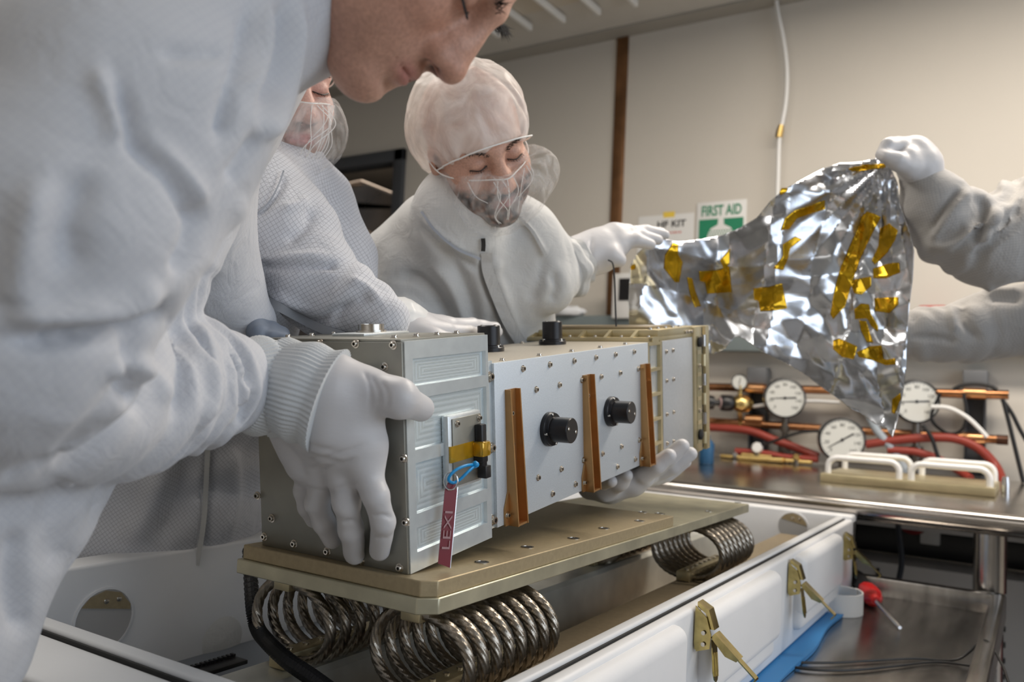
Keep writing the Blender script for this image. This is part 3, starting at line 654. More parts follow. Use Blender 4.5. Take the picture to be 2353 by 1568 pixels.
for (px, py, lb, sw) in ((1622, 1430, 'yellow zinc latch nearest the camera, bottom of photo', -0.15), (1828, 1322, 'yellow zinc latch above the white strap ring', 0.0), (1950, 1252, 'yellow zinc latch near the far end, beside the screwdriver handle', 0.0)):
    p = at_y(px, py, KY0 - 0.03); latch(p[0], p[2], lb, sw)

# ------------------------------------------------------------------ wire rope isolators
M_rope = mat('wire_rope', (0.36, 0.32, 0.27), 0.33, 1.0, var=0.2, scale=120)
RZ0, RZ1, NL, LEN = 0.0, 0.092, 8, 0.215
def helix_pts():
    P = []
    N = NL * 150
    for i in range(N + 1):
        t = 2 * math.pi * i / 150
        x = (i / N - 0.5) * LEN * 0.92
        cy, cz = math.cos(t + math.pi / 2), math.sin(t + math.pi / 2)
        P.append((x, 0.068 * (abs(cy) ** 0.9) * (1 if cy > 0 else -1), 0.046 + 0.046 * cz))
    return P
rope_src = None
def isolator(x, y, z, label, src=[None]):
    I = thing('wire_rope_isolator', label, 'shock mount', (x, y, z), 'wire rope isolators between crate and plate')
    if src[0] is None:
        parts = []
        parts.append(MB().tube(helix_pts(), 0.0058, 28, lobes=7, twist=80.0, amp=0.15).build('wire_rope', M_rope, I, smooth=60))
        bars = [MB().box(-LEN / 2, LEN / 2, -0.013, 0.013, -0.006, 0.012, 0.002).build('lower_bar', M_alod, I), MB().box(-LEN / 2, LEN / 2, -0.013, 0.013, 0.083, 0.1005, 0.002).build('upper_bar', M_alod, I)]
        parts += bars
        sc = MB().lathe((0, 0, 0.012), (0, 0, 1), [(0.0038, 0), (0.0038, 0.002), (0.002, 0.0025)], 10)
        so = sc.build('bar_screw', M_screw, I); parts.append(so)
        so.location = (-LEN / 2 + 0.02, 0, 0)
        for k in range(1, 8):
            c = so.copy(); COL.objects.link(c); c.parent = I; c.location = (-LEN / 2 + 0.02 + k * 0.025, 0, 0); parts.append(c)
        src[0] = parts
    else:
        for p in src[0]:
            c = p.copy(); COL.objects.link(c); c.parent = I
    return I
PLZ = 0.945                                     # top of the upper base plate
IZ = PLZ - 0.033 - 0.1005
isolator(0.80, 0.553, IZ, 'wire rope coil under the plate corner nearest the camera')
isolator(0.80, 0.745, IZ, 'wire rope coil under the plate at its left end')
isolator(1.585, 0.553, IZ, 'wire rope coil under far end of the plate, right')
isolator(1.585, 0.745, IZ, 'wire rope coil hidden under far back corner of plate')
# ------------------------------------------------------------------ base plates
bp = thing('base_plate_stack', 'tan and gold metal base plate floating on wire ropes', 'base plate', (0.67, 0.511, PLZ - 0.033))
def plate(x0, x1, y0, y1, ch, z0, z1):
    return MB().prism([V(x0 + ch, y0, z0), V(x1, y0, z0), V(x1, y1, z0), V(x0, y1, z0), V(x0, y0 + ch, z0)], (0, 0, z1 - z0))
o = plate(-0.004, 1.052, -0.003, 0.281, 0.016, 0.0, 0.0165).build('lower_plate', mat('mottled_zinc', (0.52, 0.49, 0.36), 0.36, 0.65, var=0.16, scale=22, bump=0.05, bscale=200), bp, smooth=20)
o2 = plate(0.0, 0.645, 0.0, 0.276, 0.013, 0.0165, 0.033).build('upper_plate', M_tan, bp, smooth=20)
for ob in (o, o2):
    bv = ob.modifiers.new('edge', 'BEVEL'); bv.width = 0.0012; bv.segments = 2
def hole(px, py, z, r=0.0085, ins=True):
    p = at_z(px, py, z) - V(0.67, 0.511, PLZ - 0.033)
    h = MB().lathe((p[0], p[1], z - PLZ + 0.033), (0, 0, 1), [(r, -0.0002), (r, 0.0006), (r * .72, 0.0008), (r * .70, 0.0001)], 18).build('threaded_insert', M_screw, bp)
    MB().lathe((p[0], p[1], z - PLZ + 0.033), (0, 0, 1), [(r * .68, 0), (r * .68, 0.0004)], 14).build('insert_hole', M_dark, h)
for x, y in ((1107, 1293), (1212, 1258), (1318, 1238), (1388, 1215), (1470, 1198), (1477, 1178), (1516, 1181)): hole(x, y, PLZ + .0001)
for x, y in ((1628, 1176), (1695, 1156), (1458, 1128)): hole(x, y, PLZ - .0165 + .0001, 0.007)
# conduit in the crate
cd = [at_z(x, y, z) for x, y, z in ((572, 1262, 0.90), (580, 1380, 0.86), (590, 1440, 0.835), (614, 1475, 0.826), (660, 1518, 0.822), (720, 1560, 0.818), (790, 1612, 0.814))]
P = spline(cd, 40); P = P[::2]
tag(MB().tube(P, [0.0095 if i % 2 else 0.0075 for i in range(len(P))], 14).build('corrugated_conduit', M_rubber, smooth=20), 'black corrugated conduit curving under the plate inside crate', 'conduit')
cm = thing('grommet_strip', 'black toothed edge strip on the rail in crate corner', 'grommet', tuple(at_z(495, 1540, 0.727)))
cm.rotation_euler = (0, 0, 0)
MB().box(-0.045, 0.045, -0.014, 0.014, 0, 0.006, 0.001).build('base', M_rubber, cm)
for k in range(12): MB().box(-0.044 + k * 0.0075, -0.040 + k * 0.0075, 0.010, 0.018, 0.0, 0.010).build('tooth', M_rubber, cm, smooth=0)
# ================================================================== the instrument (tilted: its far end is lifted)
IB = at_d(944, 1320, 0.86)
ix = unit(ray(2392, 666)); iy = unit(V(0, 1, 0) - ix * ix[1]); iz = np.cross(ix, iy)
ins = thing('instrument', 'silver and gold metal instrument box being lifted off its plate', 'instrument')
ins.matrix_world = Matrix(((ix[0], iy[0], iz[0], IB[0]), (ix[1], iy[1], iz[1], IB[1]), (ix[2], iy[2], iz[2], IB[2]), (0, 0, 0, 1)))
def iloc(p): d = np.asarray(p) - IB; return V(d @ ix, d @ iy, d @ iz)
def ipl(px, py, ax, off=0.0):
    n = (ix, iy, iz)[ax]; r = ray(px, py); t = (off - (CAM - IB) @ n) / (r @ n); return iloc(CAM + r * t)
def z1(x, y): return 560 + x / 2.5286, 720 + y / 2.5286
def z2(x, y): return 1080 + x / 3.137, 720 + y / 3.137
# block: front plate with machined pockets
BW, BD, BH, PD = 0.151, 0.220, 0.240, 0.0042
pockets = [(0.0125, 0.146, 0.193, 0.2215), (0.0125, 0.146, 0.1265, 0.180), (0.0125, 0.1435, 0.0600, 0.1128), (0.0115, 0.142, 0.0197, 0.0457)]
def pocket_plate(u0, u1, w0, w1, pk, v0, depth, parent, name, m, mfloor):
    # walls of the plate with rounded pocket outlines; floors are own parts
    bm = bmesh.new()
    us = sorted({u0, u1, *[p[0] for p in pk], *[p[1] for p in pk]}); ws = sorted({w0, w1, *[p[2] for p in pk], *[p[3] for p in pk]})
    def inside(a, b): return any(p[0] < a < p[1] and p[2] < b < p[3] for p in pk)
    vc = {}
    def vert(u, v, w):
        k = (round(u, 6), round(v, 6), round(w, 6))
        if k not in vc: vc[k] = bm.verts.new((u, v, w))
        return vc[k]
    for i in range(len(us) - 1):
        for j in range(len(ws) - 1):
            if not inside((us[i] + us[i + 1]) / 2, (ws[j] + ws[j + 1]) / 2):
                bm.faces.new([vert(us[i], v0, ws[j]), vert(us[i + 1], v0, ws[j]), vert(us[i + 1], v0, ws[j + 1]), vert(us[i], v0, ws[j + 1])])
    for (a, b, c, d) in pk:
        e = 0.0012
        q = [(a, c), (b, c), (b, d), (a, d)]; qi = [(a + e, c + e), (b - e, c + e), (b - e, d - e), (a + e, d - e)]
        pts = [u for u in us if a <= u <= b]
        for k in range(4):
            k2 = (k + 1) % 4
            bm.faces.new([bm.verts.new((q[k][0], v0, q[k][1])), bm.verts.new((q[k2][0], v0, q[k2][1])), bm.verts.new((qi[k2][0], v0 + depth, qi[k2][1])), bm.verts.new((qi[k][0], v0 + depth, qi[k][1]))])
        fl = MB().add([(a - .002, v0 + depth, c - .002), (b + .002, v0 + depth, c - .002), (b + .002, v0 + depth, d + .002), (a - .002, v0 + depth, d + .002)], [(0, 1, 2, 3)])
        fl.build('pocket_floor', mfloor, parent, smooth=0)
    me = bpy.data.meshes.new(name); bm.to_mesh(me); bm.free(); me.materials.append(m)
    return link(name, me, parent)
# machined floor: concentric tool path
def toolpath_mat():
    m = mat('machined_pocket', (0.68, 0.76, 0.79), 0.3, 0.55); nt = m.node_tree; b = nt.nodes['Principled BSDF']
    tc = nt.nodes.new('ShaderNodeTexCoord'); sx = nt.nodes.new('ShaderNodeSeparateXYZ'); nt.links.new(tc.outputs['Generated'], sx.inputs[0])
    def mth(op, a, bb=None, val=None):
        n = nt.nodes.new('ShaderNodeMath'); n.operation = op
        nt.links.new(a, n.inputs[0])
        if bb is not None: nt.links.new(bb, n.inputs[1])
        if val is not None: n.inputs[1].default_value = val
        return n.outputs[0]
    def inv(a):
        n = nt.nodes.new('ShaderNodeMath'); n.operation = 'SUBTRACT'; n.inputs[0].default_value = 1; nt.links.new(a, n.inputs[1]); return n.outputs[0]
    x, z = sx.outputs['X'], sx.outputs['Z']
    dx = mth('MULTIPLY', mth('MINIMUM', x, inv(x)), val=2.6); dz = mth('MINIMUM', z, inv(z))
    d = mth('MINIMUM', dx, dz); w = mth('MULTIPLY', d, val=62.0); s = mth('SINE', w)
    bp_ = nt.nodes.new('ShaderNodeBump'); bp_.inputs['Strength'].default_value = 0.12; bp_.inputs['Distance'].default_value = 0.0006
    nt.links.new(s, bp_.inputs['Height']); nt.links.new(bp_.outputs[0], b.inputs['Normal'])
    mr = nt.nodes.new('ShaderNodeMapRange'); mr.inputs['From Min'].default_value = -1; mr.inputs['To Min'].default_value = 0.24; mr.inputs['To Max'].default_value = 0.42
    nt.links.new(s, mr.inputs['Value']); nt.links.new(mr.outputs[0], b.inputs['Roughness'])
    return m
M_path = toolpath_mat()
M_plate = mat('brushed_plate', (0.70, 0.76, 0.79), 0.22, 0.55, var=0.06, scale=60, bump=0.03, bscale=500)
pocket_plate(0, BW, 0, BH, pockets, 0.0, PD, ins, 'block_front', M_plate, M_path)
MB().box(0.0005, BW - .0005, PD + 0.0006, BD - .002, 0.0005, BH - .0005).build('block_core', M_alum, ins, smooth=0)
# rim edges of the front plate
for a in ((0, 0.0, 0, BH), (BW, BW, 0, BH)):
    MB().add([(a[0], 0, 0), (a[0], PD + .001, 0), (a[0], PD + .001, BH), (a[0], 0, BH)], [(0, 1, 2, 3)]).build('block_edge', M_alum, ins, smooth=0)
for w_ in (0, BH): MB().add([(0, 0, w_), (BW, 0, w_), (BW, PD + .001, w_), (0, PD + .001, w_)], [(0, 1, 2, 3)]).build('block_edge', M_alum, ins, smooth=0)
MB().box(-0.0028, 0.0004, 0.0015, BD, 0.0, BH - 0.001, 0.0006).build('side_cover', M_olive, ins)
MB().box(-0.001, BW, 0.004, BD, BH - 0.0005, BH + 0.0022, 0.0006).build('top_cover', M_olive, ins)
# flange strip behind the block
MB().box(BW, 0.166, 0.004, BD - 0.01, 0.008, 0.2085, 0.001).build('flange', M_plate, ins)
# mid body with blasted front panel
MB().box(0.166, 0.640, 0.006, 0.215, 0.012, 0.2025, 0).build('mid_body', M_alum, ins, smooth=0)
MB().box(0.163, 0.622, 0.0, 0.006, 0.0085, 0.2055, 0.0006).build('front_panel', M_panel, ins)
MB().box(0.163, 0.640, 0.004, 0.215, 0.2025, 0.2056, 0.0006).build('top_panel', mat('tan_top', (0.62, 0.58, 0.50), 0.42, 0.6, var=0.05, scale=200), ins)
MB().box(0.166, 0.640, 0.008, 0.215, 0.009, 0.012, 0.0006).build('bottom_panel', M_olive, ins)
# screws
sc = MB().lathe((0, 0, 0), (0, 0, 1), [(0.0052, -0.0002), (0.0052, 0.0008), (0.0036, 0.001), (0.0036, 0.0032), (0.0032, 0.0038), (0.0019, 0.0038), (0.0017, 0.0015)], 12)
scr = sc.build('screw', M_screw, ins); so = MB().lathe((0, 0, 0.0014), (0, 0, 1), [(0.0017, 0), (0.0017, 0.0003)], 6).build('socket', M_dark, scr, smooth=0)
scr_used = [False]
def screw(p, axis, s=1.0):
    s *= 0.86
    M = frame(p, axis, (1, 0, 0) if abs(axis[0]) < .9 else (0, 1, 0)) @ Matrix.Scale(s, 4)
    if not scr_used[0]:
        scr.matrix_local = M; scr_used[0] = True; return
    c = scr.copy(); COL.objects.link(c); c.parent = ins; c.matrix_local = M
    d = so.copy(); COL.objects.link(d); d.parent = c
FR, LF, TP = (0, -1, 0), (-1, 0, 0), (0, 0, 1)
for u in (.2277, .2951, .3628, .4298, .4959, .5646): screw((u, 0, .194), FR)
for u in (.2588, .3200, .446, .5117): screw((u, 0, .1647), FR); screw((u + .0004, 0, .0507), FR)
for u in (.2954, .36, .4967, .5629): screw((u, 0, .0222), FR)
for x, y in ((803, 483), (1210, 402), (815, 1060), (1217, 915)): p = ipl(*z2(x, y), 1); screw(p, FR)
for w_ in (.1898, .1052, .0185): screw((.1587, 0.004, w_), FR, 1.5)
for x, y in ((253, 165), (445, 175), (652, 178), (870, 185), (820, 312), (930, 845), (943, 1215), (908, 1480), (685, 1440), (487, 1385), (295, 1340), (122, 1298), (165, 1192), (82, 1060), (82, 163), (500, 1190)):
    p = ipl(*z1(x, y), 0, -0.0028); screw((-0.0028, p[1], p[2]), LF, 1.1)
for i in range(5):
    for v_ in (0.012, 0.205): screw((0.20 + i * 0.09, v_, 0.2056), TP)
for i in range(4): screw((0.02 + i * 0.037, 0.03, BH + .0022), TP); screw((0.02 + i * 0.037, 0.19, BH + .0022), TP)
# connector plate on top of the block
p = ipl(870, 770, 2, BH + .0022)
MB().box(0.05, 0.13, 0.10, 0.15, BH + .002, BH + .0055, 0.001).build('connector_plate', M_alum, ins)
cn = MB().lathe((0.09, 0.125, BH + .005), TP, [(0.018, 0), (0.018, 0.003), (0.0155, 0.003), (0.0155, 0.010), (0.013, 0.010), (0.012, 0.004)], 20).build('connector', M_screw, ins)
# amber wedge brackets
def bracket(u):
    W = 0.0240; t = 0.0022; w0, w1 = 0.006, 0.1718; p0, p1 = -0.0155, -0.0078
    k = MB()
    for a in (u, u + W - t):
        k.prism([V(a, 0.0, w0), V(a, p0, w0), V(a, p1, w1), V(a, 0.0, w1)], (t, 0, 0))
    br = k.build('bracket', M_brnz, ins)
    MB().box(u + t, u + W - t, -0.0015, -0.0001, w0, w1).build('bracket_web', M_brnz, br, smooth=0)
    MB().box(u + t, u + W - t, p0 + .001, -0.0001, w0, w0 + 0.0025).build('bracket_foot', M_brnz, br, smooth=0)
    MB().prism([V(u, -0.0002, w0 + .001), V(u - 0.0085, -0.0002, w0 + .001), V(u - 0.0085, -0.0002, w0 + 0.022), V(u - 0.002, -0.0002, w0 + 0.038), V(u, -0.0002, w0 + 0.042)], (0, -0.0024, 0)).build('bracket_ear', M_brnz, br, smooth=0)
    screw((u - 0.0042, -0.0026, w0 + 0.014), FR, 1.0)
    for w_ in (0.142, 0.104, 0.064): screw((u + W / 2 - .001, -0.0015, w_), FR, 0.95)
for u in (.1855, .3875, .5890): bracket(u)
# black knobs
def knob(o, ax, L=0.0355, r=0.0165):
    o = V(*o); ax = V(*ax)
    k = MB().lathe(o, ax, [(0.0225, 0.0), (0.0225, 0.0055), (0.0215, 0.0065), (0.0215, 0.0085), (0.0175, 0.009), (0.0165, 0.0095), (r, L - 0.001), (r - 0.001, L)], 40).build('knob', M_blackm, ins)
    a = unit(np.cross(ax, V(0.3, 0.3, 0.9))); b = np.cross(ax, a)
    for s in (-1, 1):
        MB().lathe(o + a * s * 0.010, ax, [(0.0026, L - .0005), (0.0026, L + 0.0006), (0.0016, L + 0.0012)], 10).build('knob_screw', M_screw, k)
    for t in (0.5, 2.1, 3.6, 5.2):
        q = o + (a * math.cos(t) + b * math.sin(t)) * 0.0198
        MB().lathe(q, ax, [(0.0020, 0.006), (0.0020, 0.0095), (0.0012, 0.0100)], 8).build('flange_screw', M_screw, k)
knob((.2889, 0, .1096), FR); knob((.4754, 0, .1098), FR)
knob((.357, .137, .2056), TP, 0.038); knob((.542, .135, .2056), TP, 0.038)
# electronics box at the far end: gold ribbed frame
E0, E1, EW = 0.640, 0.905, 0.2215
MB().box(E0 + 0.006, 0.83, 0.006, 0.26, -0.002, 0.205).build('box_core', M_alum, ins, smooth=0)
fb = MB()
fb.box(0.622, 0.682, 0.0, 0.010, 0.004, 0.008); fb.box(0.674, 0.682, 0.0, 0.008, 0.0, 0.2057); fb.box(0.622, 0.628, 0.0, 0.012, 0.0, 0.2057)
fb.build('rib_frame', M_alod, ins, smooth=0)
for w_ in (0.030, 0.072, 0.114, 0.156, 0.1995): MB().box(0.624, 0.680, -0.0005, 0.012, w_, w_ + 0.0055).build('rib', M_alod, ins, smooth=0)
MB().box(0.628, 0.676, 0.009, 0.012, 0.0, 0.205).build('rib_web', M_alum, ins, smooth=0)
MB().box(0.682, 0.826, -0.001, 0.007, -0.003, 0.205, 0.0006).build('end_panel', mat('end_panel_grey', (0.56, 0.58, 0.60), 0.45, 0.6, var=0.04, scale=200), ins)
for (x, y) in ((1412, 278), (1460, 268), (1415, 488), (1463, 478), (1417, 730), (1465, 713), (1419, 940), (1465, 925)): p = ipl(*z2(x, y), 1, -0.001); screw(p, FR, 0.95)
for (x, y) in ((1345, 310), (1350, 515), (1353, 740), (1350, 940)): p = ipl(*z2(x, y), 1, 0.009); screw((p[0], 0.009, p[2]), FR, 0.95)
# top frame with gussets
MB().box(E0, 0.83, 0.0, 0.30, 0.2055, 0.2125, 0.0006).build('top_frame', M_alod, ins)
MB().box(0.665, 0.83, 0.0, 0.30, 0.2125, 0.2245, 0.0006).build('top_lid', M_alod, ins)
for v_ in (0.035, 0.085, 0.135, 0.185, 0.235):
    MB().prism([V(E0, v_, 0.2125), V(0.666, v_, 0.2125), V(0.666, v_, 0.2245)], (0, 0.006, 0)).build('gusset', M_alod, ins, smooth=0)
MB().box(0.640, 0.6665, -0.0005, 0.006, 0.2050, 0.2135).build('corner_block', M_alod, ins, smooth=0)
MB().box(0.70, 0.80, 0.03, 0.27, 0.2245, 0.2290, 0.001).build('lid_cover', mat('lid_brown', (0.40, 0.33, 0.22), 0.4, 0.7), ins)
for i in range(5):
    for v_ in (0.02, 0.28): screw((0.68 + i * 0.034, v_, 0.2246), TP, 0.95)
for i in range(6): screw((0.653, 0.012 + i * 0.05, 0.2126), TP, 0.9)
for i in range(3): screw((0.795 + i * .014, -0.0005, 0.2155), FR, 0.8)
# end flange with hinge column
ef = MB(); ef.box(0.828, 0.868, -0.004, 0.30, -0.0125, 0.2235, 0.0008); ef.build('end_flange', M_alod, ins)
MB().box(0.840, 0.862, -0.0048, -0.0038, 0.004, 0.206).build('flange_recess', mat('olive_recess', (0.42, 0.38, 0.24), 0.4, 0.8), ins, smooth=0)
for w_ in (0.04, 0.085, 0.13, 0.172): MB().box(0.840, 0.862, -0.0055, -0.004, w_, w_ + 0.007).build('flange_rib', M_alod, ins, smooth=0)
MB().box(0.868, 0.884, 0.0, 0.30, -0.010, 0.221).build('gap_plate', M_dark, ins, smooth=0)
MB().box(0.884, 0.904, -0.006, 0.30, -0.0135, 0.2235, 0.0008).build('door', M_alod, ins)
for k in range(6):
    w_ = 0.0 + k * 0.037
    MB().cyl(V(0.876, -0.004, w_), V(0.876, -0.004, w_ + 0.022), 0.006, n=12).build('hinge_knuckle', M_steel if k % 2 else M_alod, ins)
for (w_) in (0.195, 0.02): MB().lathe((0.850, -0.005, w_), FR, [(0.010, 0), (0.010, 0.004), (0.006, 0.006)], 14).build('rubber_bumper', M_rubber, ins)
for w_ in (0.065, 0.108, 0.15): screw((0.851, -0.005, w_), FR, 1.0)
# small plate, black clip, amber tape
p0, p1 = ipl(1025, 948, 1, -0.004), ipl(1087, 1108, 1, -0.004)
pu0, pu1, pw0, pw1 = 0.062, 0.1255, 0.0735, 0.1560
MB().box(pu0, pu1, -0.0060, 0.004, pw0, pw1, 0.003).build('sensor_plate', M_alum, ins)
MB().box(pu0 + .006, pu1 - .003, -0.0078, -0.006, pw0 + .004, pw1 - .004, 0.002).build('sensor_cover', M_olive, ins)
for a, b in ((pu0 + .014, pw1 - .010), (pu1 - .007, pw1 - .009), (pu1 - .007, pw0 + .008)): screw((a, -0.0078, b), FR, 0.9)
cl = MB(); cl.box(0.1085, 0.1190, -0.018, -0.0078, 0.092, 0.141, 0.002); cl.box(0.1050, 0.1165, -0.021, -0.008, 0.098, 0.122, 0.002); cl.box(0.109, 0.120, -0.022, -0.010, 0.080, 0.094, 0.001)
cl.build('black_clip', M_black, ins)
M_kap = mat('amber_tape', (0.62, 0.36, 0.02), 0.16, 0.55, var=0.15, scale=60, Coat_Weight=0.6)
MB().box(pu0 + .001, 0.1065, -0.0084, -0.0058, 0.1045, 0.1225).build('amber_tape', M_kap, ins, smooth=0)
MB().box(0.1035, 0.1210, -0.0225, -0.0075, 0.1045, 0.1220, 0.003).build('amber_tape', M_kap, ins)
# remove-before-flight tag with blue cord
def iW(u, v, w): return IB + ix * u + iy * v + iz * w
tgp = thing('red_tag', 'red lettered metal tag on blue cord hanging from black clip', 'tag', tuple(iW(0.112, -0.024, 0.086)))
M_tagr = mat('tag_red', (0.20, 0.006, 0.016), 0.35, 0.0); M_cord = mat('blue_cord', (0.0, 0.27, 0.62), 0.4)
def dn(px, py, d): return at_d(px, py, d) - np.array(tgp.location)
dA = project(iW(0.112, -0.024, 0.086))[2]
def of(px, py, off): c = ipl(px, py, 1, -off); return iW(*c) - np.array(tgp.location)
P = [of(x, y, o) for x, y, o in ((1092, 1068, .022), (1072, 1070, .024), (1050, 1079, .022), (1035, 1092, .019), (1031, 1104, .017), (1041, 1110, .016), (1056, 1103, .020), (1074, 1086, .024), (1092, 1069, .024))]
MB().tube(spline(P, 8), 0.0017, 10).build('cord', M_cord, tgp)
me_ = MB(); 
k_ = of(1092, 1068, .024); me_.lathe(k_ - V(0, 0, .004), (0, 0, 1), [(0.001, 0), (0.0038, 0.0018), (0.0046, 0.004), (0.0038, 0.0062), (0.001, 0.008)], 14).build('cord_knot', M_cord, tgp)
ring_c = of(1036, 1106, .016)
MB().tube([ring_c + 0.0075 * (math.cos(t) * V(0.4, -0.9, 0) + math.sin(t) * V(0, 0, 1)) * V(1, 1, 1.25) for t in np.linspace(0, 2 * math.pi, 26, endpoint=False)], 0.0009, 8, closed=True).build('split_ring', M_chrome, tgp)
# tag plane: hangs from the ring down to the base plate level
ta, tb_ = iW(*ipl(1038, 1110, 1, -.014)), iW(*ipl(1020, 1305, 1, -.016))
zax = unit(tb_ - ta); wdt = unit(V(0.80, -0.60, 0.0)); nrm = unit(np.cross(wdt, zax)); wdt = unit(np.cross(zax, nrm)); Lt = np.linalg.norm(tb_ - ta); hw = 0.0068
tq = [(-hw * .6, 0.0), (hw * .6, 0.0), (hw, 0.008), (hw, Lt), (-hw, Lt - 0.004), (-hw, 0.008)]
base = ta - np.array(tgp.location)
MB().prism([base + wdt * a + zax * b for a, b in tq], nrm * 0.0011).build('tag_plate', M_tagr, tgp, smooth=0)
MB().prism([base + wdt * a + zax * b + nrm * .0002 for a, b in ((hw, .004), (hw + .0008, .004), (hw + .0008, Lt + .0006), (hw, Lt))], nrm * 0.0007).build('tag_edge', M_chrome, tgp, smooth=0)
TXs = nrm if nrm @ (CAM - ta) > 0 else -nrm
xd = -zax; yd = np.cross(TXs, xd)
off = base + zax * (Lt * 0.56) + TXs * 0.0014
MT = Matrix(((xd[0], yd[0], TXs[0], off[0]), (xd[1], yd[1], TXs[1], off[1]), (xd[2], yd[2], TXs[2], off[2]), (0, 0, 0, 1)))
tx = text_mesh('LEXI', 0.0125, 'lettering', mat('tag_silver', (0.42, 0.24, 0.25), 0.4), tgp, MT, 0.0002); 
tx.matrix_local = MT @ Matrix.Scale(1.75, 4, (1, 0, 0))
# ================================================================== smooth-union modelling kit for bodies, gloves, cloth
def smin(a, b, k):
    h = np.maximum(k - np.abs(a - b), 0) / k
    return np.minimum(a, b) - h * h * k * 0.25
def smax(a, b, k): return -smin(-a, -b, k)
class Blob:
    def __init__(s, k=0.02): s.p = []; s.k = k; s.h = []
    def cone(s, a, b, ra, rb=None, k=None, flat=None, sub=False):
        # flat = (direction, factor): radius along that direction is multiplied by factor
        rb = ra if rb is None else rb
        s.p.append(('c', np.asarray(a, float), np.asarray(b, float), ra, rb, k or s.k, flat, sub)); return s
    def chain(s, pts, rad, k=None, flat=None):
        for i in range(len(pts) - 1): s.cone(pts[i], pts[i + 1], rad[i], rad[i + 1], k if i == 0 else min(k or s.k, .012), flat)
        return s
    def ell(s, c, r, R=None, k=None, sub=False):
        s.p.append(('e', np.asarray(c, float), np.asarray(r, float), R, k or s.k, sub)); return s
    def half(s, o, n, k=0.004):         # keep the side where (p-o).n < 0
        s.h.append((np.asarray(o, float), unit(n), k)); return s
    def mesh(s, vox, smooth=2):
        lo = np.full(3, 1e9); hi = -lo
        for q in s.p:
            if q[-1]: continue
            if q[0] == 'c':
                m = max(q[3], q[4]) * max(1, q[6][1] if q[6] else 1)
                lo = np.minimum(lo, np.minimum(q[1], q[2]) - m); hi = np.maximum(hi, np.maximum(q[1], q[2]) + m)
            else:
                m = max(q[2]); lo = np.minimum(lo, q[1] - m); hi = np.maximum(hi, q[1] + m)
        lo -= 4 * vox; hi += 4 * vox
        n = np.ceil((hi - lo) / vox).astype(int) + 1
        ax = [lo[i] + vox * np.arange(n[i]) for i in range(3)]
        D = np.full(n, 0.5, np.float32)
        for q in s.p:
            if q[0] == 'c':
                _, a, b, ra, rb, k, flat, sub = q
                m = max(ra, rb) * max(1, flat[1] if flat else 1) + k + 3 * vox
                l = np.minimum(a, b) - m; h = np.maximum(a, b) + m
            else:
                _, c, r, R, k, sub = q
                m = max(r) + k + 3 * vox; l = c - m; h = c + m
            i0 = np.clip(((l - lo) / vox).astype(int), 0, n - 1); i1 = np.clip(((h - lo) / vox).astype(int) + 2, 1, n)
            sl = tuple(slice(i0[i], i1[i]) for i in range(3))
            X, Y, Z = np.meshgrid(ax[0][sl[0]], ax[1][sl[1]], ax[2][sl[2]], indexing='ij')
            if q[0] == 'c':
                ba = b - a; L2 = ba @ ba + 1e-12
                px, py, pz = X - a[0], Y - a[1], Z - a[2]
                t = np.clip((px * ba[0] + py * ba[1] + pz * ba[2]) / L2, 0, 1)
                qx, qy, qz = px - t * ba[0], py - t * ba[1], pz - t * ba[2]
                if flat:
                    f = unit(flat[0]); g = (qx * f[0] + qy * f[1] + qz * f[2]) * (1 / flat[1] - 1)
                    qx, qy, qz = qx + g * f[0], qy + g * f[1], qz + g * f[2]
                d = np.sqrt(qx * qx + qy * qy + qz * qz) - (ra + (rb - ra) * t)
                if flat: d = d * min(1, flat[1])
            else:
                px, py, pz = X - c[0], Y - c[1], Z - c[2]
                if R is not None:
                    px, py, pz = (R[0][0] * px + R[1][0] * py + R[2][0] * pz), (R[0][1] * px + R[1][1] * py + R[2][1] * pz), (R[0][2] * px + R[1][2] * py + R[2][2] * pz)
                k0 = np.sqrt((px / r[0]) ** 2 + (py / r[1]) ** 2 + (pz / r[2]) ** 2)
                k1 = np.sqrt((px / r[0] ** 2) ** 2 + (py / r[1] ** 2) ** 2 + (pz / r[2] ** 2) ** 2) + 1e-9
                d = k0 * (k0 - 1) / k1
            D[sl] = smax(D[sl], -d, k) if sub else smin(D[sl], d, k)
        if s.h:
            X, Y, Z = np.meshgrid(*ax, indexing='ij')
            for o, nn, k in s.h:
                D = smax(D, (X - o[0]) * nn[0] + (Y - o[1]) * nn[1] + (Z - o[2]) * nn[2], k)
        return Surf(*surface_nets(D, lo, vox), smooth)
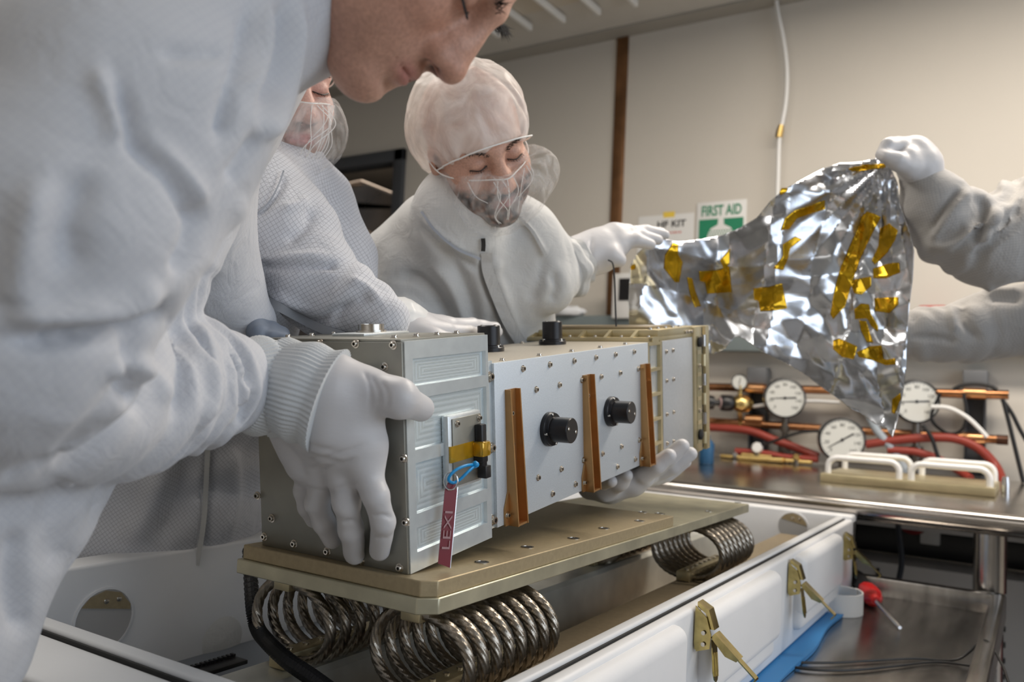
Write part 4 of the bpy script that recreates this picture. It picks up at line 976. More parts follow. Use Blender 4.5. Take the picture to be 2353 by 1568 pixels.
def surface_nets(D, lo, h):
    S = D < 0
    nx, ny, nz = D.shape
    c = [S[i:nx - 1 + i, j:ny - 1 + j, k:nz - 1 + k] for i in (0, 1) for j in (0, 1) for k in (0, 1)]
    cnt = sum(x.astype(np.int8) for x in c)
    act = (cnt > 0) & (cnt < 8)
    I, J, K = np.nonzero(act)
    idx = np.full(act.shape, -1, np.int64); idx[I, J, K] = np.arange(len(I))
    acc = np.zeros((len(I), 3)); num = np.zeros(len(I))
    corners = [(i, j, k) for i in (0, 1) for j in (0, 1) for k in (0, 1)]
    for a in corners:
        for ax in range(3):
            if a[ax]: continue
            b = list(a); b[ax] = 1
            da = D[I + a[0], J + a[1], K + a[2]]; db = D[I + b[0], J + b[1], K + b[2]]
            m = (da < 0) != (db < 0)
            t = np.where(m, da / np.where(np.abs(da - db) < 1e-9, 1e-9, da - db), 0)
            P = np.stack([np.full(len(I), float(a[0])), np.full(len(I), float(a[1])), np.full(len(I), float(a[2]))], 1)
            P[:, ax] += t
            acc += P * m[:, None]; num += m
    P = np.stack([I, J, K], 1) + acc / num[:, None]
    verts = lo + h * P
    faces = []
    for ax in range(3):
        sl0 = [slice(None)] * 3; sl1 = [slice(None)] * 3; sl0[ax] = slice(0, -1); sl1[ax] = slice(1, None)
        A, B = S[tuple(sl0)], S[tuple(sl1)]
        u, v = [(1, 2), (2, 0), (0, 1)][ax]
        e = np.argwhere(A != B)
        e = e[(e[:, u] > 0) & (e[:, v] > 0) & (e[:, u] < D.shape[u] - 1) & (e[:, v] < D.shape[v] - 1)]
        flip = B[tuple(e.T)]
        def at(du, dv):
            q = e.copy(); q[:, u] += du; q[:, v] += dv; return idx[tuple(q.T)]
        f = np.stack([at(-1, -1), at(0, -1), at(0, 0), at(-1, 0)], 1)
        f[flip] = f[flip][:, ::-1]
        faces.append(f)
    F = np.vstack(faces); F = F[(F >= 0).all(1)]
    return verts, F
def hashn(i, j, k, seed):
    n = (i * 374761393 + j * 668265263 + k * 2147483647 + seed * 974711) & 0xFFFFFFFF
    n = ((n ^ (n >> 13)) * 1274126177) & 0xFFFFFFFF
    n = n ^ (n >> 16)
    return (n & 0xFFFF) / 32767.5 - 1.0
def noise(P, sc, seed=0):
    Q = np.asarray(P) / sc; i = np.floor(Q).astype(np.int64); f = Q - i; f = f * f * (3 - 2 * f)
    r = 0
    for a in (0, 1):
        for b in (0, 1):
            for c in (0, 1):
                w = (f[:, 0] if a else 1 - f[:, 0]) * (f[:, 1] if b else 1 - f[:, 1]) * (f[:, 2] if c else 1 - f[:, 2])
                r = r + w * hashn(i[:, 0] + a, i[:, 1] + b, i[:, 2] + c, seed)
    return r
class Surf:
    def __init__(s, v, f, smooth=2):
        s.v, s.f = v, f
        s.relax(smooth)
    def relax(s, n, lam=0.5, w=None):
        E = np.vstack([s.f[:, [0, 1]], s.f[:, [1, 2]], s.f[:, [2, 3]], s.f[:, [3, 0]]])
        deg = np.bincount(E[:, 0], minlength=len(s.v)) + np.bincount(E[:, 1], minlength=len(s.v))
        for _ in range(n):
            A = np.zeros_like(s.v)
            for d in range(3):
                A[:, d] = np.bincount(E[:, 0], s.v[E[:, 1], d], len(s.v)) + np.bincount(E[:, 1], s.v[E[:, 0], d], len(s.v))
            A /= np.maximum(deg, 1)[:, None]
            st = lam if w is None else lam * w[:, None]
            s.v = s.v + st * (A - s.v)
        return s
    def normals(s):
        v = s.v; fn = np.cross(v[s.f[:, 2]] - v[s.f[:, 0]], v[s.f[:, 3]] - v[s.f[:, 1]])
        N = np.zeros_like(v)
        for k in range(4):
            for d in range(3): N[:, d] += np.bincount(s.f[:, k], fn[:, d], len(v))
        return N / (np.linalg.norm(N, axis=1)[:, None] + 1e-12)
    def push(s, d):
        s.v = s.v + s.normals() * np.asarray(d)[:, None]; return s
    def rough(s, amp, sc, seed=1, stretch=None, ridged=False):
        P = s.v if stretch is None else s.v @ np.asarray(stretch).T
        n = noise(P, sc, seed)
        if ridged: n = 1 - 2 * np.abs(n)
        return s.push(amp * n)
    def rings(s, a, b, lam, amp, rad, seed=0, wob=0.35, sharp=1.6, fade=0.25):
        # bunched folds running round the limb a-b
        a, b = np.asarray(a, float), np.asarray(b, float); L = np.linalg.norm(b - a); d = (b - a) / L
        q = s.v - a; t = q @ d / L; dist = np.linalg.norm(q - np.outer(q @ d, d), axis=1)
        w = np.clip(t / fade, 0, 1) * np.clip((1 - t) / fade, 0, 1) * np.clip((rad - dist) / (0.25 * rad), 0, 1)
        ph = t * L / lam + wob * 2 * noise(s.v, lam * 1.8, seed) + 0.6 * noise(s.v, lam * 4, seed + 5)
        f = np.abs(np.sin(math.pi * ph)) ** sharp
        f = 0.75 * f + 0.25 * noise(s.v, lam * .7, seed + 9)
        return s.push(amp * w * (f - 0.5) * (0.65 + 0.5 * noise(s.v, lam * 3, seed + 3)))
    def creases(s, lines, facing=True):
        # valley / ridge folds laid along image polylines: (pixel points, width px, depth m); negative depth = valley
        pp = project(s.v); N = s.normals()
        vis = ((CAM - s.v) * N).sum(1) > 0 if facing else np.ones(len(s.v), bool)
        tot = np.zeros(len(s.v))
        for pts, wd, dep in lines:
            P = spline(np.array(pts, float), 6); best = np.full(len(s.v), 1e9); par = np.zeros(len(s.v))
            for i in range(len(P) - 1):
                a, b = P[i], P[i + 1]; ab = b - a
                t = np.clip(((pp[:, 0] - a[0]) * ab[0] + (pp[:, 1] - a[1]) * ab[1]) / (ab @ ab + 1e-9), 0, 1)
                d = np.hypot(pp[:, 0] - a[0] - t * ab[0], pp[:, 1] - a[1] - t * ab[1])
                m = d < best; best[m] = d[m]; par[m] = (i + t[m]) / (len(P) - 1)
            tp = np.clip(np.minimum(par, 1 - par) / 0.18, 0.15, 1)
            tot += dep * tp * np.exp(-(best / wd) ** 2)
        return s.push(tot * vis)
    def build(s, name, m, parent=None, M=None, cols=None):
        me = bpy.data.meshes.new(name); v = s.v
        if M is not None:                     # given in world space, stored relative to M
            Mi = np.array(M.inverted()); v = v @ Mi[:3, :3].T + Mi[:3, 3]
        nv, nf = len(v), len(s.f)
        me.vertices.add(nv); me.vertices.foreach_set('co', v.astype(np.float32).ravel())
        me.loops.add(nf * 4); me.loops.foreach_set('vertex_index', s.f.astype(np.int32).ravel())
        me.polygons.add(nf); me.polygons.foreach_set('loop_start', (np.arange(nf) * 4).astype(np.int32))
        me.update(calc_edges=True); me.validate()
        me.shade_smooth()
        if cols is not None:
            at = me.color_attributes.new('tone', 'FLOAT_COLOR', 'POINT')
            at.data.foreach_set('color', np.hstack([cols, np.ones((nv, 1))]).astype(np.float32).ravel())
        me.materials.append(m)
        return link(name, me, parent)

# ------------------------------------------------------------------ body materials
def fabric(name, col, rot, pitch=0.005, line=0.08, dark=0.62, var=0.04):
    m = mat(name, col, 0.85, 0, Sheen_Weight=0.15); nt = m.node_tree; b = nt.nodes['Principled BSDF']
    tc = nt.nodes.new('ShaderNodeTexCoord')
    def mapn(src, tp, sc):
        mp = nt.nodes.new('ShaderNodeMapping'); mp.vector_type = tp; mp.inputs['Rotation'].default_value = rot
        mp.inputs['Scale'].default_value = (sc, sc, sc); nt.links.new(src, mp.inputs['Vector']); return mp.outputs[0]
    # gentle warp so the weave follows the drape
    nz = nt.nodes.new('ShaderNodeTexNoise'); nz.inputs['Scale'].default_value = 7; nt.links.new(tc.outputs['Object'], nz.inputs['Vector'])
    mx = nt.nodes.new('ShaderNodeVectorMath'); mx.operation = 'MULTIPLY_ADD'; mx.inputs[1].default_value = (0.018, 0.018, 0.018)
    nt.links.new(nz.outputs['Color'], mx.inputs[0]); nt.links.new(tc.outputs['Object'], mx.inputs[2])
    p = mapn(mx.outputs[0], 'POINT', 1 / pitch); nn = mapn(tc.outputs['Normal'], 'VECTOR', 1.0)
    fr = nt.nodes.new('ShaderNodeVectorMath'); fr.operation = 'FRACTION'; nt.links.new(p, fr.inputs[0])
    ab = nt.nodes.new('ShaderNodeVectorMath'); ab.operation = 'ABSOLUTE'; nt.links.new(nn, ab.inputs[0])
    s1 = nt.nodes.new('ShaderNodeSeparateXYZ'); nt.links.new(fr.outputs[0], s1.inputs[0])
    s2 = nt.nodes.new('ShaderNodeSeparateXYZ'); nt.links.new(ab.outputs[0], s2.inputs[0])
    def mth(op, a, v=None, bb=None):
        n = nt.nodes.new('ShaderNodeMath'); n.operation = op; nt.links.new(a, n.inputs[0])
        if bb is not None: nt.links.new(bb, n.inputs[1])
        if v is not None: n.inputs[1].default_value = v
        return n.outputs[0]
    tot = None
    for i in range(3):
        l = mth('MULTIPLY', mth('LESS_THAN', s1.outputs[i], line), bb=mth('LESS_THAN', s2.outputs[i], 0.72))
        tot = l if tot is None else mth('MAXIMUM', tot, bb=l)
    n2 = nt.nodes.new('ShaderNodeTexNoise'); n2.inputs['Scale'].default_value = 14; n2.inputs['Detail'].default_value = 4
    nt.links.new(tc.outputs['Object'], n2.inputs['Vector'])
    r = nt.nodes.new('ShaderNodeValToRGB'); r.color_ramp.elements[0].position = .3; r.color_ramp.elements[1].position = .7
    r.color_ramp.elements[0].color = (*[c * (1 - var) for c in col], 1); r.color_ramp.elements[1].color = (*[min(1, c * (1 + var)) for c in col], 1)
    nt.links.new(n2.outputs['Fac'], r.inputs['Fac'])
    mix = nt.nodes.new('ShaderNodeMix'); mix.data_type = 'RGBA'; nt.links.new(tot, mix.inputs['Factor'])
    nt.links.new(r.outputs[0], mix.inputs['A']); mix.inputs['B'].default_value = (col[0] * dark, col[1] * dark, col[2] * dark * 1.04, 1)
    nt.links.new(mix.outputs['Result'], b.inputs['Base Color'])
    n3 = nt.nodes.new('ShaderNodeTexNoise'); n3.inputs['Scale'].default_value = 900; nt.links.new(tc.outputs['Object'], n3.inputs['Vector'])
    n4 = nt.nodes.new('ShaderNodeTexNoise'); n4.inputs['Scale'].default_value = 26; n4.inputs['Detail'].default_value = 3; n4.inputs['Distortion'].default_value = 1.5; nt.links.new(tc.outputs['Object'], n4.inputs['Vector'])
    bp1 = nt.nodes.new('ShaderNodeBump'); bp1.inputs['Strength'].default_value = 0.25; bp1.inputs['Distance'].default_value = 0.0006; nt.links.new(n3.outputs['Fac'], bp1.inputs['Height'])
    bp2 = nt.nodes.new('ShaderNodeBump'); bp2.inputs['Strength'].default_value = 0.4; bp2.inputs['Distance'].default_value = 0.006; nt.links.new(n4.outputs['Fac'], bp2.inputs['Height']); nt.links.new(bp1.outputs[0], bp2.inputs['Normal'])
    nt.links.new(bp2.outputs[0], b.inputs['Normal'])
    return m
def film(name, col, alpha, rough=0.5, scale=35):
    m = mat(name, col, rough); nt = m.node_tree; b = nt.nodes['Principled BSDF']
    tc = nt.nodes.new('ShaderNodeTexCoord'); n = nt.nodes.new('ShaderNodeTexNoise'); n.inputs['Scale'].default_value = scale; n.inputs['Detail'].default_value = 5; n.inputs['Distortion'].default_value = 1.2
    mpz = nt.nodes.new('ShaderNodeMapping'); mpz.inputs['Scale'].default_value = (1, .8, .45); nt.links.new(tc.outputs['Object'], mpz.inputs['Vector'])
    nt.links.new(mpz.outputs[0], n.inputs['Vector'])
    mr = nt.nodes.new('ShaderNodeMapRange'); mr.inputs['From Min'].default_value = .35; mr.inputs['From Max'].default_value = .7
    mr.inputs['To Min'].default_value = max(0, alpha - .10); mr.inputs['To Max'].default_value = min(1, alpha + .22)
    nt.links.new(n.outputs['Fac'], mr.inputs['Value']); nt.links.new(mr.outputs[0], b.inputs['Alpha'])
    n2 = nt.nodes.new('ShaderNodeTexNoise'); n2.inputs['Scale'].default_value = scale * 1.3; n2.inputs['Detail'].default_value = 3; n2.inputs['Distortion'].default_value = 2.0
    nt.links.new(tc.outputs['Object'], n2.inputs['Vector'])
    bp_ = nt.nodes.new('ShaderNodeBump'); bp_.inputs['Strength'].default_value = .2; bp_.inputs['Distance'].default_value = .004
    nt.links.new(n2.outputs['Fac'], bp_.inputs['Height']); nt.links.new(bp_.outputs[0], b.inputs['Normal'])
    return m
def toned(name, rough=0.5, bump=0.25, bscale=260, **kw):
    m = mat(name, (1, 1, 1), rough, bump=bump, bscale=bscale, **kw); nt = m.node_tree; b = nt.nodes['Principled BSDF']
    a = nt.nodes.new('ShaderNodeVertexColor'); a.layer_name = 'tone'
    tc = nt.nodes.new('ShaderNodeTexCoord'); n = nt.nodes.new('ShaderNodeTexNoise'); n.inputs['Scale'].default_value = 330; n.inputs['Detail'].default_value = 4
    nt.links.new(tc.outputs['Object'], n.inputs['Vector'])
    mr = nt.nodes.new('ShaderNodeMapRange'); mr.inputs['From Min'].default_value = .3; mr.inputs['From Max'].default_value = .7; mr.inputs['To Min'].default_value = .86; mr.inputs['To Max'].default_value = 1.1
    nt.links.new(n.outputs['Fac'], mr.inputs['Value'])
    vm = nt.nodes.new('ShaderNodeVectorMath'); vm.operation = 'SCALE'; nt.links.new(a.outputs['Color'], vm.inputs[0]); nt.links.new(mr.outputs[0], vm.inputs['Scale'])
    nt.links.new(vm.outputs[0], b.inputs['Base Color'])
    return m
M_skin = toned('skin', 0.5, Subsurface_Weight=0.06, Subsurface_Radius=(0.006, 0.002, 0.001), Subsurface_Scale=0.4)
M_fab1 = fabric('cleanroom_cloth_near', (0.57, 0.58, 0.61), (0.5, 0.7, 0.5), dark=0.9)
M_fab2 = fabric('cleanroom_cloth_grid', (0.61, 0.62, 0.66), (0.3, 0.6, 0.9), line=0.09, dark=0.55)
M_fab3 = fabric('cleanroom_cloth_plain', (0.57, 0.57, 0.56), (0.0, 0.0, 0.6), line=0.03, dark=0.85)
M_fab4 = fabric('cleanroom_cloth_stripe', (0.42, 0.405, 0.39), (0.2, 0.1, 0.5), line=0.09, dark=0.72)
M_glove = mat('white_nitrile', (0.60, 0.59, 0.60), 0.42, bump=0.18, bscale=55, stretch=(1, 1, 2.5))
M_glove_shaded = mat('shaded_white_nitrile', (0.22, 0.26, 0.33), 0.4, bump=0.15, bscale=60)  # shade over the far white glove, put into a darker blue grey
M_knit = mat('knit_cuff', (0.62, 0.64, 0.65), 0.9, bump=0.4, bscale=900)
M_net = film('bouffant_net', (0.95, 0.89, 0.84), 0.46, scale=30)
M_veil = film('beard_veil', (0.92, 0.90, 0.88), 0.15, scale=45)
M_hair = mat('dark_hair', (0.012, 0.009, 0.008), 0.5)
# ================================================================== people
def adopt(o, p):
    o.parent = p; o.matrix_parent_inverse = Matrix.Translation(-p.location); return o
def person(label, base):
    return thing('person', label, 'person', (base[0], base[1], 0.0), 'technicians in white cleanroom coats')
def cvec(x, y, z): return unit(RW @ V(x, y, z))
def pd(L): return [at_d(x, y, d) for x, y, d, *_ in L], [q[3] for q in L]
VIEW = lambda p: unit(np.asarray(p) - CAM)

def head_surf(vox=0.0021, closed_eyes=True, beard=0.0, jaw=1.0):
    b = Blob(0.016)
    b.ell((-.012, 0, .035), (.098, .076, .085)); b.ell((.028, 0, -.028), (.060, .061, .084), k=.03)
    for s in (-1, 1):
        b.cone((-.004, s * .053, -.052), (.066, s * .014, -.097), .019, .018, k=.03)
        b.ell((.054, s * .041, -.030), (.032, .025, .026), k=.022)
        b.ell((.045, s * .036, -.066), (.034, .024, .028), k=.026)
        b.cone((.086, s * .010, .019), (.068, s * .046, .017), .0095, .009, k=.014)
        b.ell((-.006, s * .0745, -.014), (.017, .007, .030), k=.006)
        b.ell((.004, s * .072, -.010), (.008, .004, .016), k=.004, sub=True)
    b.ell((.079, 0, -.099), (.019, .023, .018), k=.018)
    b.ell((.079, 0, -.064), (.020, .030, .024), k=.016)
    for s in (-1, 1): b.ell((.100, s * .031, -.001), (.020, .017, .0125), k=.014, sub=True)
    b.cone((.090, 0, .012), (.1105, 0, -.034), .0085, .0105, k=.012)
    b.ell((.1115, 0, -.0375), (.0115, .0115, .0105), k=.008)
    for s in (-1, 1):
        b.ell((.0965, s * .0090, -.028), (.011, .0085, .014), k=.012)
        b.ell((.0985, s * .0135, -.041), (.0125, .0078, .0085), k=.009)
        b.ell((.0765, s * .031, .0005), (.0125, .0165, .0118), k=.005)
    for s in (-1, 1): b.ell((.1045, s * .0085, -.0500), (.0080, .0046, .0062), k=.003, sub=True)
    for s in (-1, 1):
        b.cone((.0965, s * .004, -.0635), (.0845, s * .0235, -.0685), .0060, .0032, k=.005)
        b.cone((.0955, 0, -.0745), (.0845, s * .0215, -.0715), .0068, .0034, k=.005)
        b.cone((.1030, 0, -.0692), (.0885, s * .0245, -.0698), .0018, .0014, k=.003, sub=True)
    b.ell((.1050, 0, -.0865), (.0135, .020, .0055), k=.010, sub=True)
    b.cone((-.020, 0, -.06), (-.048, 0, -.205), .053, .058, k=.03)
    S = b.mesh(vox, 2)
    return S
def head_tones(v, skin, lip, beardc=None, bstr=0.0, hair=None, shave=0.0):
    n = len(v); C = np.tile(np.array(skin), (n, 1))
    def mixin(w, c):
        nonlocal C
        w = np.clip(w, 0, 1)[:, None]; C = C * (1 - w) + np.array(c) * w
    x, y, z = v[:, 0], np.abs(v[:, 1]), v[:, 2]
    red = np.exp(-(((x - .105) / .02) ** 2 + (y / .018) ** 2 + ((z + .04) / .02) ** 2)) + .7 * np.exp(-(((x - .07) / .03) ** 2 + ((y - .045) / .022) ** 2 + ((z + .035) / .025) ** 2))
    mixin(.35 * red, (skin[0] * 1.0, skin[1] * .68, skin[2] * .62))
    mott = noise(v, .018, 3) * .5 + noise(v, .007, 4) * .5
    C *= (1 + .07 * mott)[:, None]
    jawm = np.clip((-.033 - z) / .014, 0, 1) * np.clip((x + .02) / .03, 0, 1)
    lipm = np.exp(-((y / .021) ** 4)) * np.exp(-(((z + .0695) / .0085) ** 4)) * np.clip((x - .084) / .006, 0, 1)
    if beardc is not None:
        bm = jawm * np.clip(1.2 - np.exp(-(((z + .03) / .02) ** 2)) * (y < .045), 0, 1)
        bm *= .8 + .35 * noise(v, .006, 8)
        mixin(bstr * bm, beardc)
    if shave: mixin(shave * jawm * (.8 + .4 * noise(v, .004, 2)), (skin[0] * .62, skin[1] * .62, skin[2] * .66))
    mixin(.8 * lipm, lip)
    nos = np.exp(-(((x - .1035) / .0085) ** 2 + ((y - .0085) / .0052) ** 2 + ((z + .0480) / .0055) ** 2)); mixin(1.3 * nos, (.06, .02, .015))  # shade inside the nostrils painted into the skin tone
    if hair is not None: mixin(np.clip((z - .045 + .25 * (-x)) / .012, 0, 1), hair)
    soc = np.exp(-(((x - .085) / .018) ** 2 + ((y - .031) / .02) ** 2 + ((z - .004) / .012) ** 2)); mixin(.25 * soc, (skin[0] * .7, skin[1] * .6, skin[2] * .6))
    return C
class HeadPose:
    def __init__(s, px, py, d, F, L):
        s.o = at_d(px, py, d); s.F = cvec(*F); L = RW @ V(*L); s.L = unit(L - s.F * (L @ s.F)); s.U = np.cross(s.F, s.L)
        s.A = np.stack([s.F, s.L, s.U], 1)
    def w(s, p): return s.o + np.atleast_2d(p) @ s.A.T
    def M(s): return Matrix(((s.F[0], s.L[0], s.U[0], s.o[0]), (s.F[1], s.L[1], s.U[1], s.o[1]), (s.F[2], s.L[2], s.U[2], s.o[2]), (0, 0, 0, 1)))
def place_local(o, hp, par):
    o.parent = par; o.matrix_parent_inverse = Matrix.Translation(-par.location); o.matrix_basis = hp.M(); return o
def tuft(pts, nrm, n, length, r, seed, lean=(0, 0, 0)):
    # short tapered hairs along a polyline
    rng = np.random.default_rng(seed); m = MB(); P = spline(pts, 10)
    for i in range(n):
        q = P[rng.integers(0, len(P))] + rng.normal(0, r, 3); d = unit(np.asarray(nrm) + np.asarray(lean) + rng.normal(0, .25, 3)) * length * rng.uniform(.6, 1.1)
        m.tube([q, q + d * .55, q + d], [.00038, .0003, .00005], 4, cap=False)
    return m
def face_details(hp, par, brow=(0.012, 0.009, 0.008), eyes_open=False, seed=0, browlen=.0065):
    bm_ = mat('brow_hair_%d' % seed, brow, .6)
    for s in (-1, 1):
        t = tuft([(.096, s * .014, .016), (.092, s * .028, .022), (.078, s * .046, .019)], (.55, s * .7, .15), 90, browlen, .0014, seed + s)
        place_local(t.build('eyebrow', bm_, smooth=0, fix=False), hp, par)
        lash = MB(); lz = -.0035
        P = [(.0865, s * .0175, lz), (.0905, s * .031, lz - .003), (.083, s * .0455, lz - .001)]
        lash.tube(spline(P, 8), .0009, 6)
        rng = np.random.default_rng(seed + 7)
        for q in spline(P, 12): 
            d = unit(V(.8, s * .3 * rng.uniform(-.5, 1.5), -.55)) * .0065
            lash.tube([q, q + d * .6, q + d + V(0, 0, .001)], [.0003, .00022, .00005], 4, cap=False)
        place_local(lash.build('eyelashes', M_hair, smooth=0, fix=False), hp, par)
        if eyes_open:
            e = MB().lathe((.0735, s * .031, .0005), (1, s * .1, 0), [(.0001, -.012), (.009, -.009), (.0125, 0), (.0115, .007), (.0075, .0115), (.0001, .0142)], 16).build('eye', mat('eye_white', (.6, .58, .56), .2)); place_local(e, hp, par)
            e2 = MB().lathe((.0745, s * .031, .0), (1, s * .1, 0), [(.0062, .0118), (.004, .0139), (.0001, .0146)], 14).build('iris', M_hair); place_local(e2, hp, par)
def bouffant(hp, par, m=None, lim=(.080, .034), nape=(-.10, -.055), grow=1.0, seed=0):
    b = Blob(.03); b.ell((-.016, 0, .040), (.116 * grow, .094 * grow, .090 * grow)); b.ell((-.075, 0, -.005), (.07 * grow, .088 * grow, .080 * grow), k=.04)
    n = unit(V(-(lim[1] - nape[1]), 0, (lim[0] - nape[0]))); b.half((lim[0], 0, lim[1]), -n, .006)
    S = b.mesh(.0036, 2)
    # radial gathers
    v = S.v; ang = np.arctan2(v[:, 1], v[:, 0] - .0); cz = (v - V(lim[0], 0, lim[1])) @ n
    S.push(.0042 * np.clip(1.2 - cz / .09, .15, 1) * np.sin(ang * 17 + 5 * noise(v, .04, seed)) * (.5 + .5 * noise(v, .03, seed + 1)))
    S.push(.0034 * (1 - 2 * np.abs(noise(v @ np.diag([1, 1, .4]), .040, seed + 2))) + .0006 * (1 - 2 * np.abs(noise(v, .014, seed + 4))))
    o = place_local(S.build('hair_net', m or M_net), hp, par)
    c0 = (V(lim[0], 0, lim[1]) + V(nape[0], 0, nape[1])) / 2; ex = unit(V(lim[0] - nape[0], 0, lim[1] - nape[1])); q = S.v - c0; near = np.abs(q @ n) < .007
    qa = np.stack([q[near] @ ex, q[near][:, 1]], 1); an = np.arctan2(qa[:, 1], qa[:, 0]); rad = np.hypot(*qa.T); ring = []
    for t in np.linspace(-math.pi, math.pi, 48, endpoint=False):
        mm = np.abs((an - t + math.pi) % (2 * math.pi) - math.pi) < .12
        if mm.any(): r = rad[mm].max() * .982; ring.append(c0 + ex * r * math.cos(t) + V(0, 1, 0) * r * math.sin(t))
    if len(ring) > 20: place_local(MB().tube(ring, .0013, 6, closed=True).build('elastic_edge', mat('elastic_white', (.8, .79, .77), .6)), hp, par)
    return o
def veil(hp, par, seed=0, bulge=1.0, side=0.0):
    b = Blob(.03)
    b.ell((.060, 0, -.062), (.070 * bulge, .074, .068)); b.ell((.020, 0, -.070), (.070, .082, .060), k=.03)
    b.ell((.085, side * .05, -.05), (.035 * bulge, .05, .045), k=.03)
    if side: b.ell((.07, side * .072, -.036), (.030, .022, .022), k=.02)
    b.half((.10, 0, -.016), unit(V(.10, 0, 1)), .004); b.half((-.012, 0, 0), V(-1, 0, 0), .01)
    S = b.mesh(.0034, 2); v = S.v
    S.push(.0056 * (1 - 2 * np.abs(noise(v @ np.diag([1, .9, .45]), .034, seed))) + .0006 * (1 - 2 * np.abs(noise(v, .012, seed + 3))))
    o = place_local(S.build('beard_cover', M_veil), hp, par)
    # elastic edge
    E = [V(.0, s * .084, -.020) if abs(s) == 1 else None for s in (-1, 1)]
    P = [V(-.02, -.083, -.004), V(.03, -.078, -.018), V(.075, -.055, -.020), V(.108, -.022, -.018), V(.122, 0, -.018), V(.108, .022, -.018), V(.075, .055, -.020), V(.03, .078, -.018), V(-.02, .083, -.004)]
    place_local(MB().tube(spline(P, 8), .0011, 6).build('elastic_band', mat('elastic_white', (.8, .79, .77), .6)), hp, par)
    st = MB(); rng = np.random.default_rng(seed)
    for i in range(9):                        # gathered film strands
        y0 = rng.uniform(-.06, .06); P = [V(.118 - 11 * y0 * y0, y0, -.02), V(.124 - 10 * y0 * y0, y0 * .9 + rng.normal(0, .008), -.045), V(.112 - 9 * y0 * y0, y0 * .6 + rng.normal(0, .012), -.08), V(.085, y0 * .4, -.118)]
        st.tube(spline(P, 8), .0007, 5)
    place_local(st.build('film_gathers', MATS['elastic_white']), hp, par)
def hand(L, vox=.0021, k=.010, sm=2, webs=()):
    # L: list of chains of (point, radius); webs: extra cones
    b = Blob(k)
    for ch in L:
        kk = ch[0] if not isinstance(ch[0], tuple) else k
        seq = ch[1:] if not isinstance(ch[0], tuple) else ch
        b.chain([np.asarray(p) for p, r in seq], [r for p, r in seq], kk)
    return b.mesh(vox, sm)
def PX(*L): return [(at_d(x, y, d), r) for x, y, d, r in L]
def sleeve_end(name, m, par, P, R, ribs=0, n=120, amp=.010):
    pts = spline(np.array(P), 10); rr = np.interp(np.linspace(0, 1, len(pts)), np.linspace(0, 1, len(R)), R)
    o = MB().tube(pts, rr, n, lobes=ribs, amp=amp if ribs else 0).build(name, m, smooth=70, fix=False)
    return adopt(o, par)
def ribbon(S, pts, wpx, name, m, par, lift=.002, th=.0016):
    # flat band sewn on the visible side of a garment
    pp = project(S.v); N = S.normals(); vis = ((CAM - S.v) * N).sum(1) > 0; pp = pp[vis]
    P = spline(np.array(pts, float), 8); ds = []
    for q in P:
        d2 = np.hypot(pp[:, 0] - q[0], pp[:, 1] - q[1]); k = d2 < max(10, d2.min() + 1); ds.append(pp[k, 2].min())
    ds = np.convolve(np.pad(ds, 2, 'edge'), np.ones(5) / 5, 'valid')
    mm = MB(); vs = []; fs = []
    for i, q in enumerate(P):
        t = P[min(i + 1, len(P) - 1)] - P[max(i - 1, 0)]; t = t / (np.hypot(*t) + 1e-9); n_ = np.array([-t[1], t[0]]) * wpx / 2
        for sgn, dd in ((-1, lift), (-1, lift + th), (1, lift + th), (1, lift)):
            vs.append(at_d(*(q + sgn * n_), ds[i] - dd))
    for i in range(len(P) - 1):
        for k in range(4): fs.append((i * 4 + k, i * 4 + (k + 1) % 4, i * 4 + 4 + (k + 1) % 4, i * 4 + 4 + k))
    return adopt(mm.add(vs, fs).build(name, m, smooth=60), par)
def on_left(px, py, off): return IB + sum(c * a for c, a in zip(ipl(px, py, 0, -0.003 - off), (ix, iy, iz)))
def on_front(px, py, off): return IB + sum(c * a for c, a in zip(ipl(px, py, 1, -off), (ix, iy, iz)))

# ------------------------------------------------------------------ person leaning in at the left
p1 = person('person in white coat leaning over instrument, right hand on its near end', at_d(-60, 1300, .64))
T, R_ = pd([(-210, 1500, .62, .074), (-70, 1150, .64, .080), (100, 780, .68, .100), (270, 430, .71, .088), (400, 190, .71, .074), (500, 30, .70, .066)])
b = Blob(.05); fl = (cvec(0.1, 0, 1), 1.45)
b.chain(T, R_, .06, fl)
Cn, Cr = pd([(470, 60, .69, .085), (580, -20, .68, .080), (655, -68, .675, .079)]); b.chain(Cn, Cr, .03)
A, Ar = pd([(430, 60, .60, .084), (290, 270, .545, .088), (150, 510, .51, .086), (20, 770, .50, .076), (-60, 900, .51, .054)]); b.chain(A, Ar, .05)
A2, Ar2 = pd([(-70, 910, .520, .054), (110, 918, .590, .058), (290, 905, .685, .066), (400, 890, .742, .061), (460, 886, .772, .058), (505, 885, .795, .051)]); b.chain(A2, Ar2, .02)
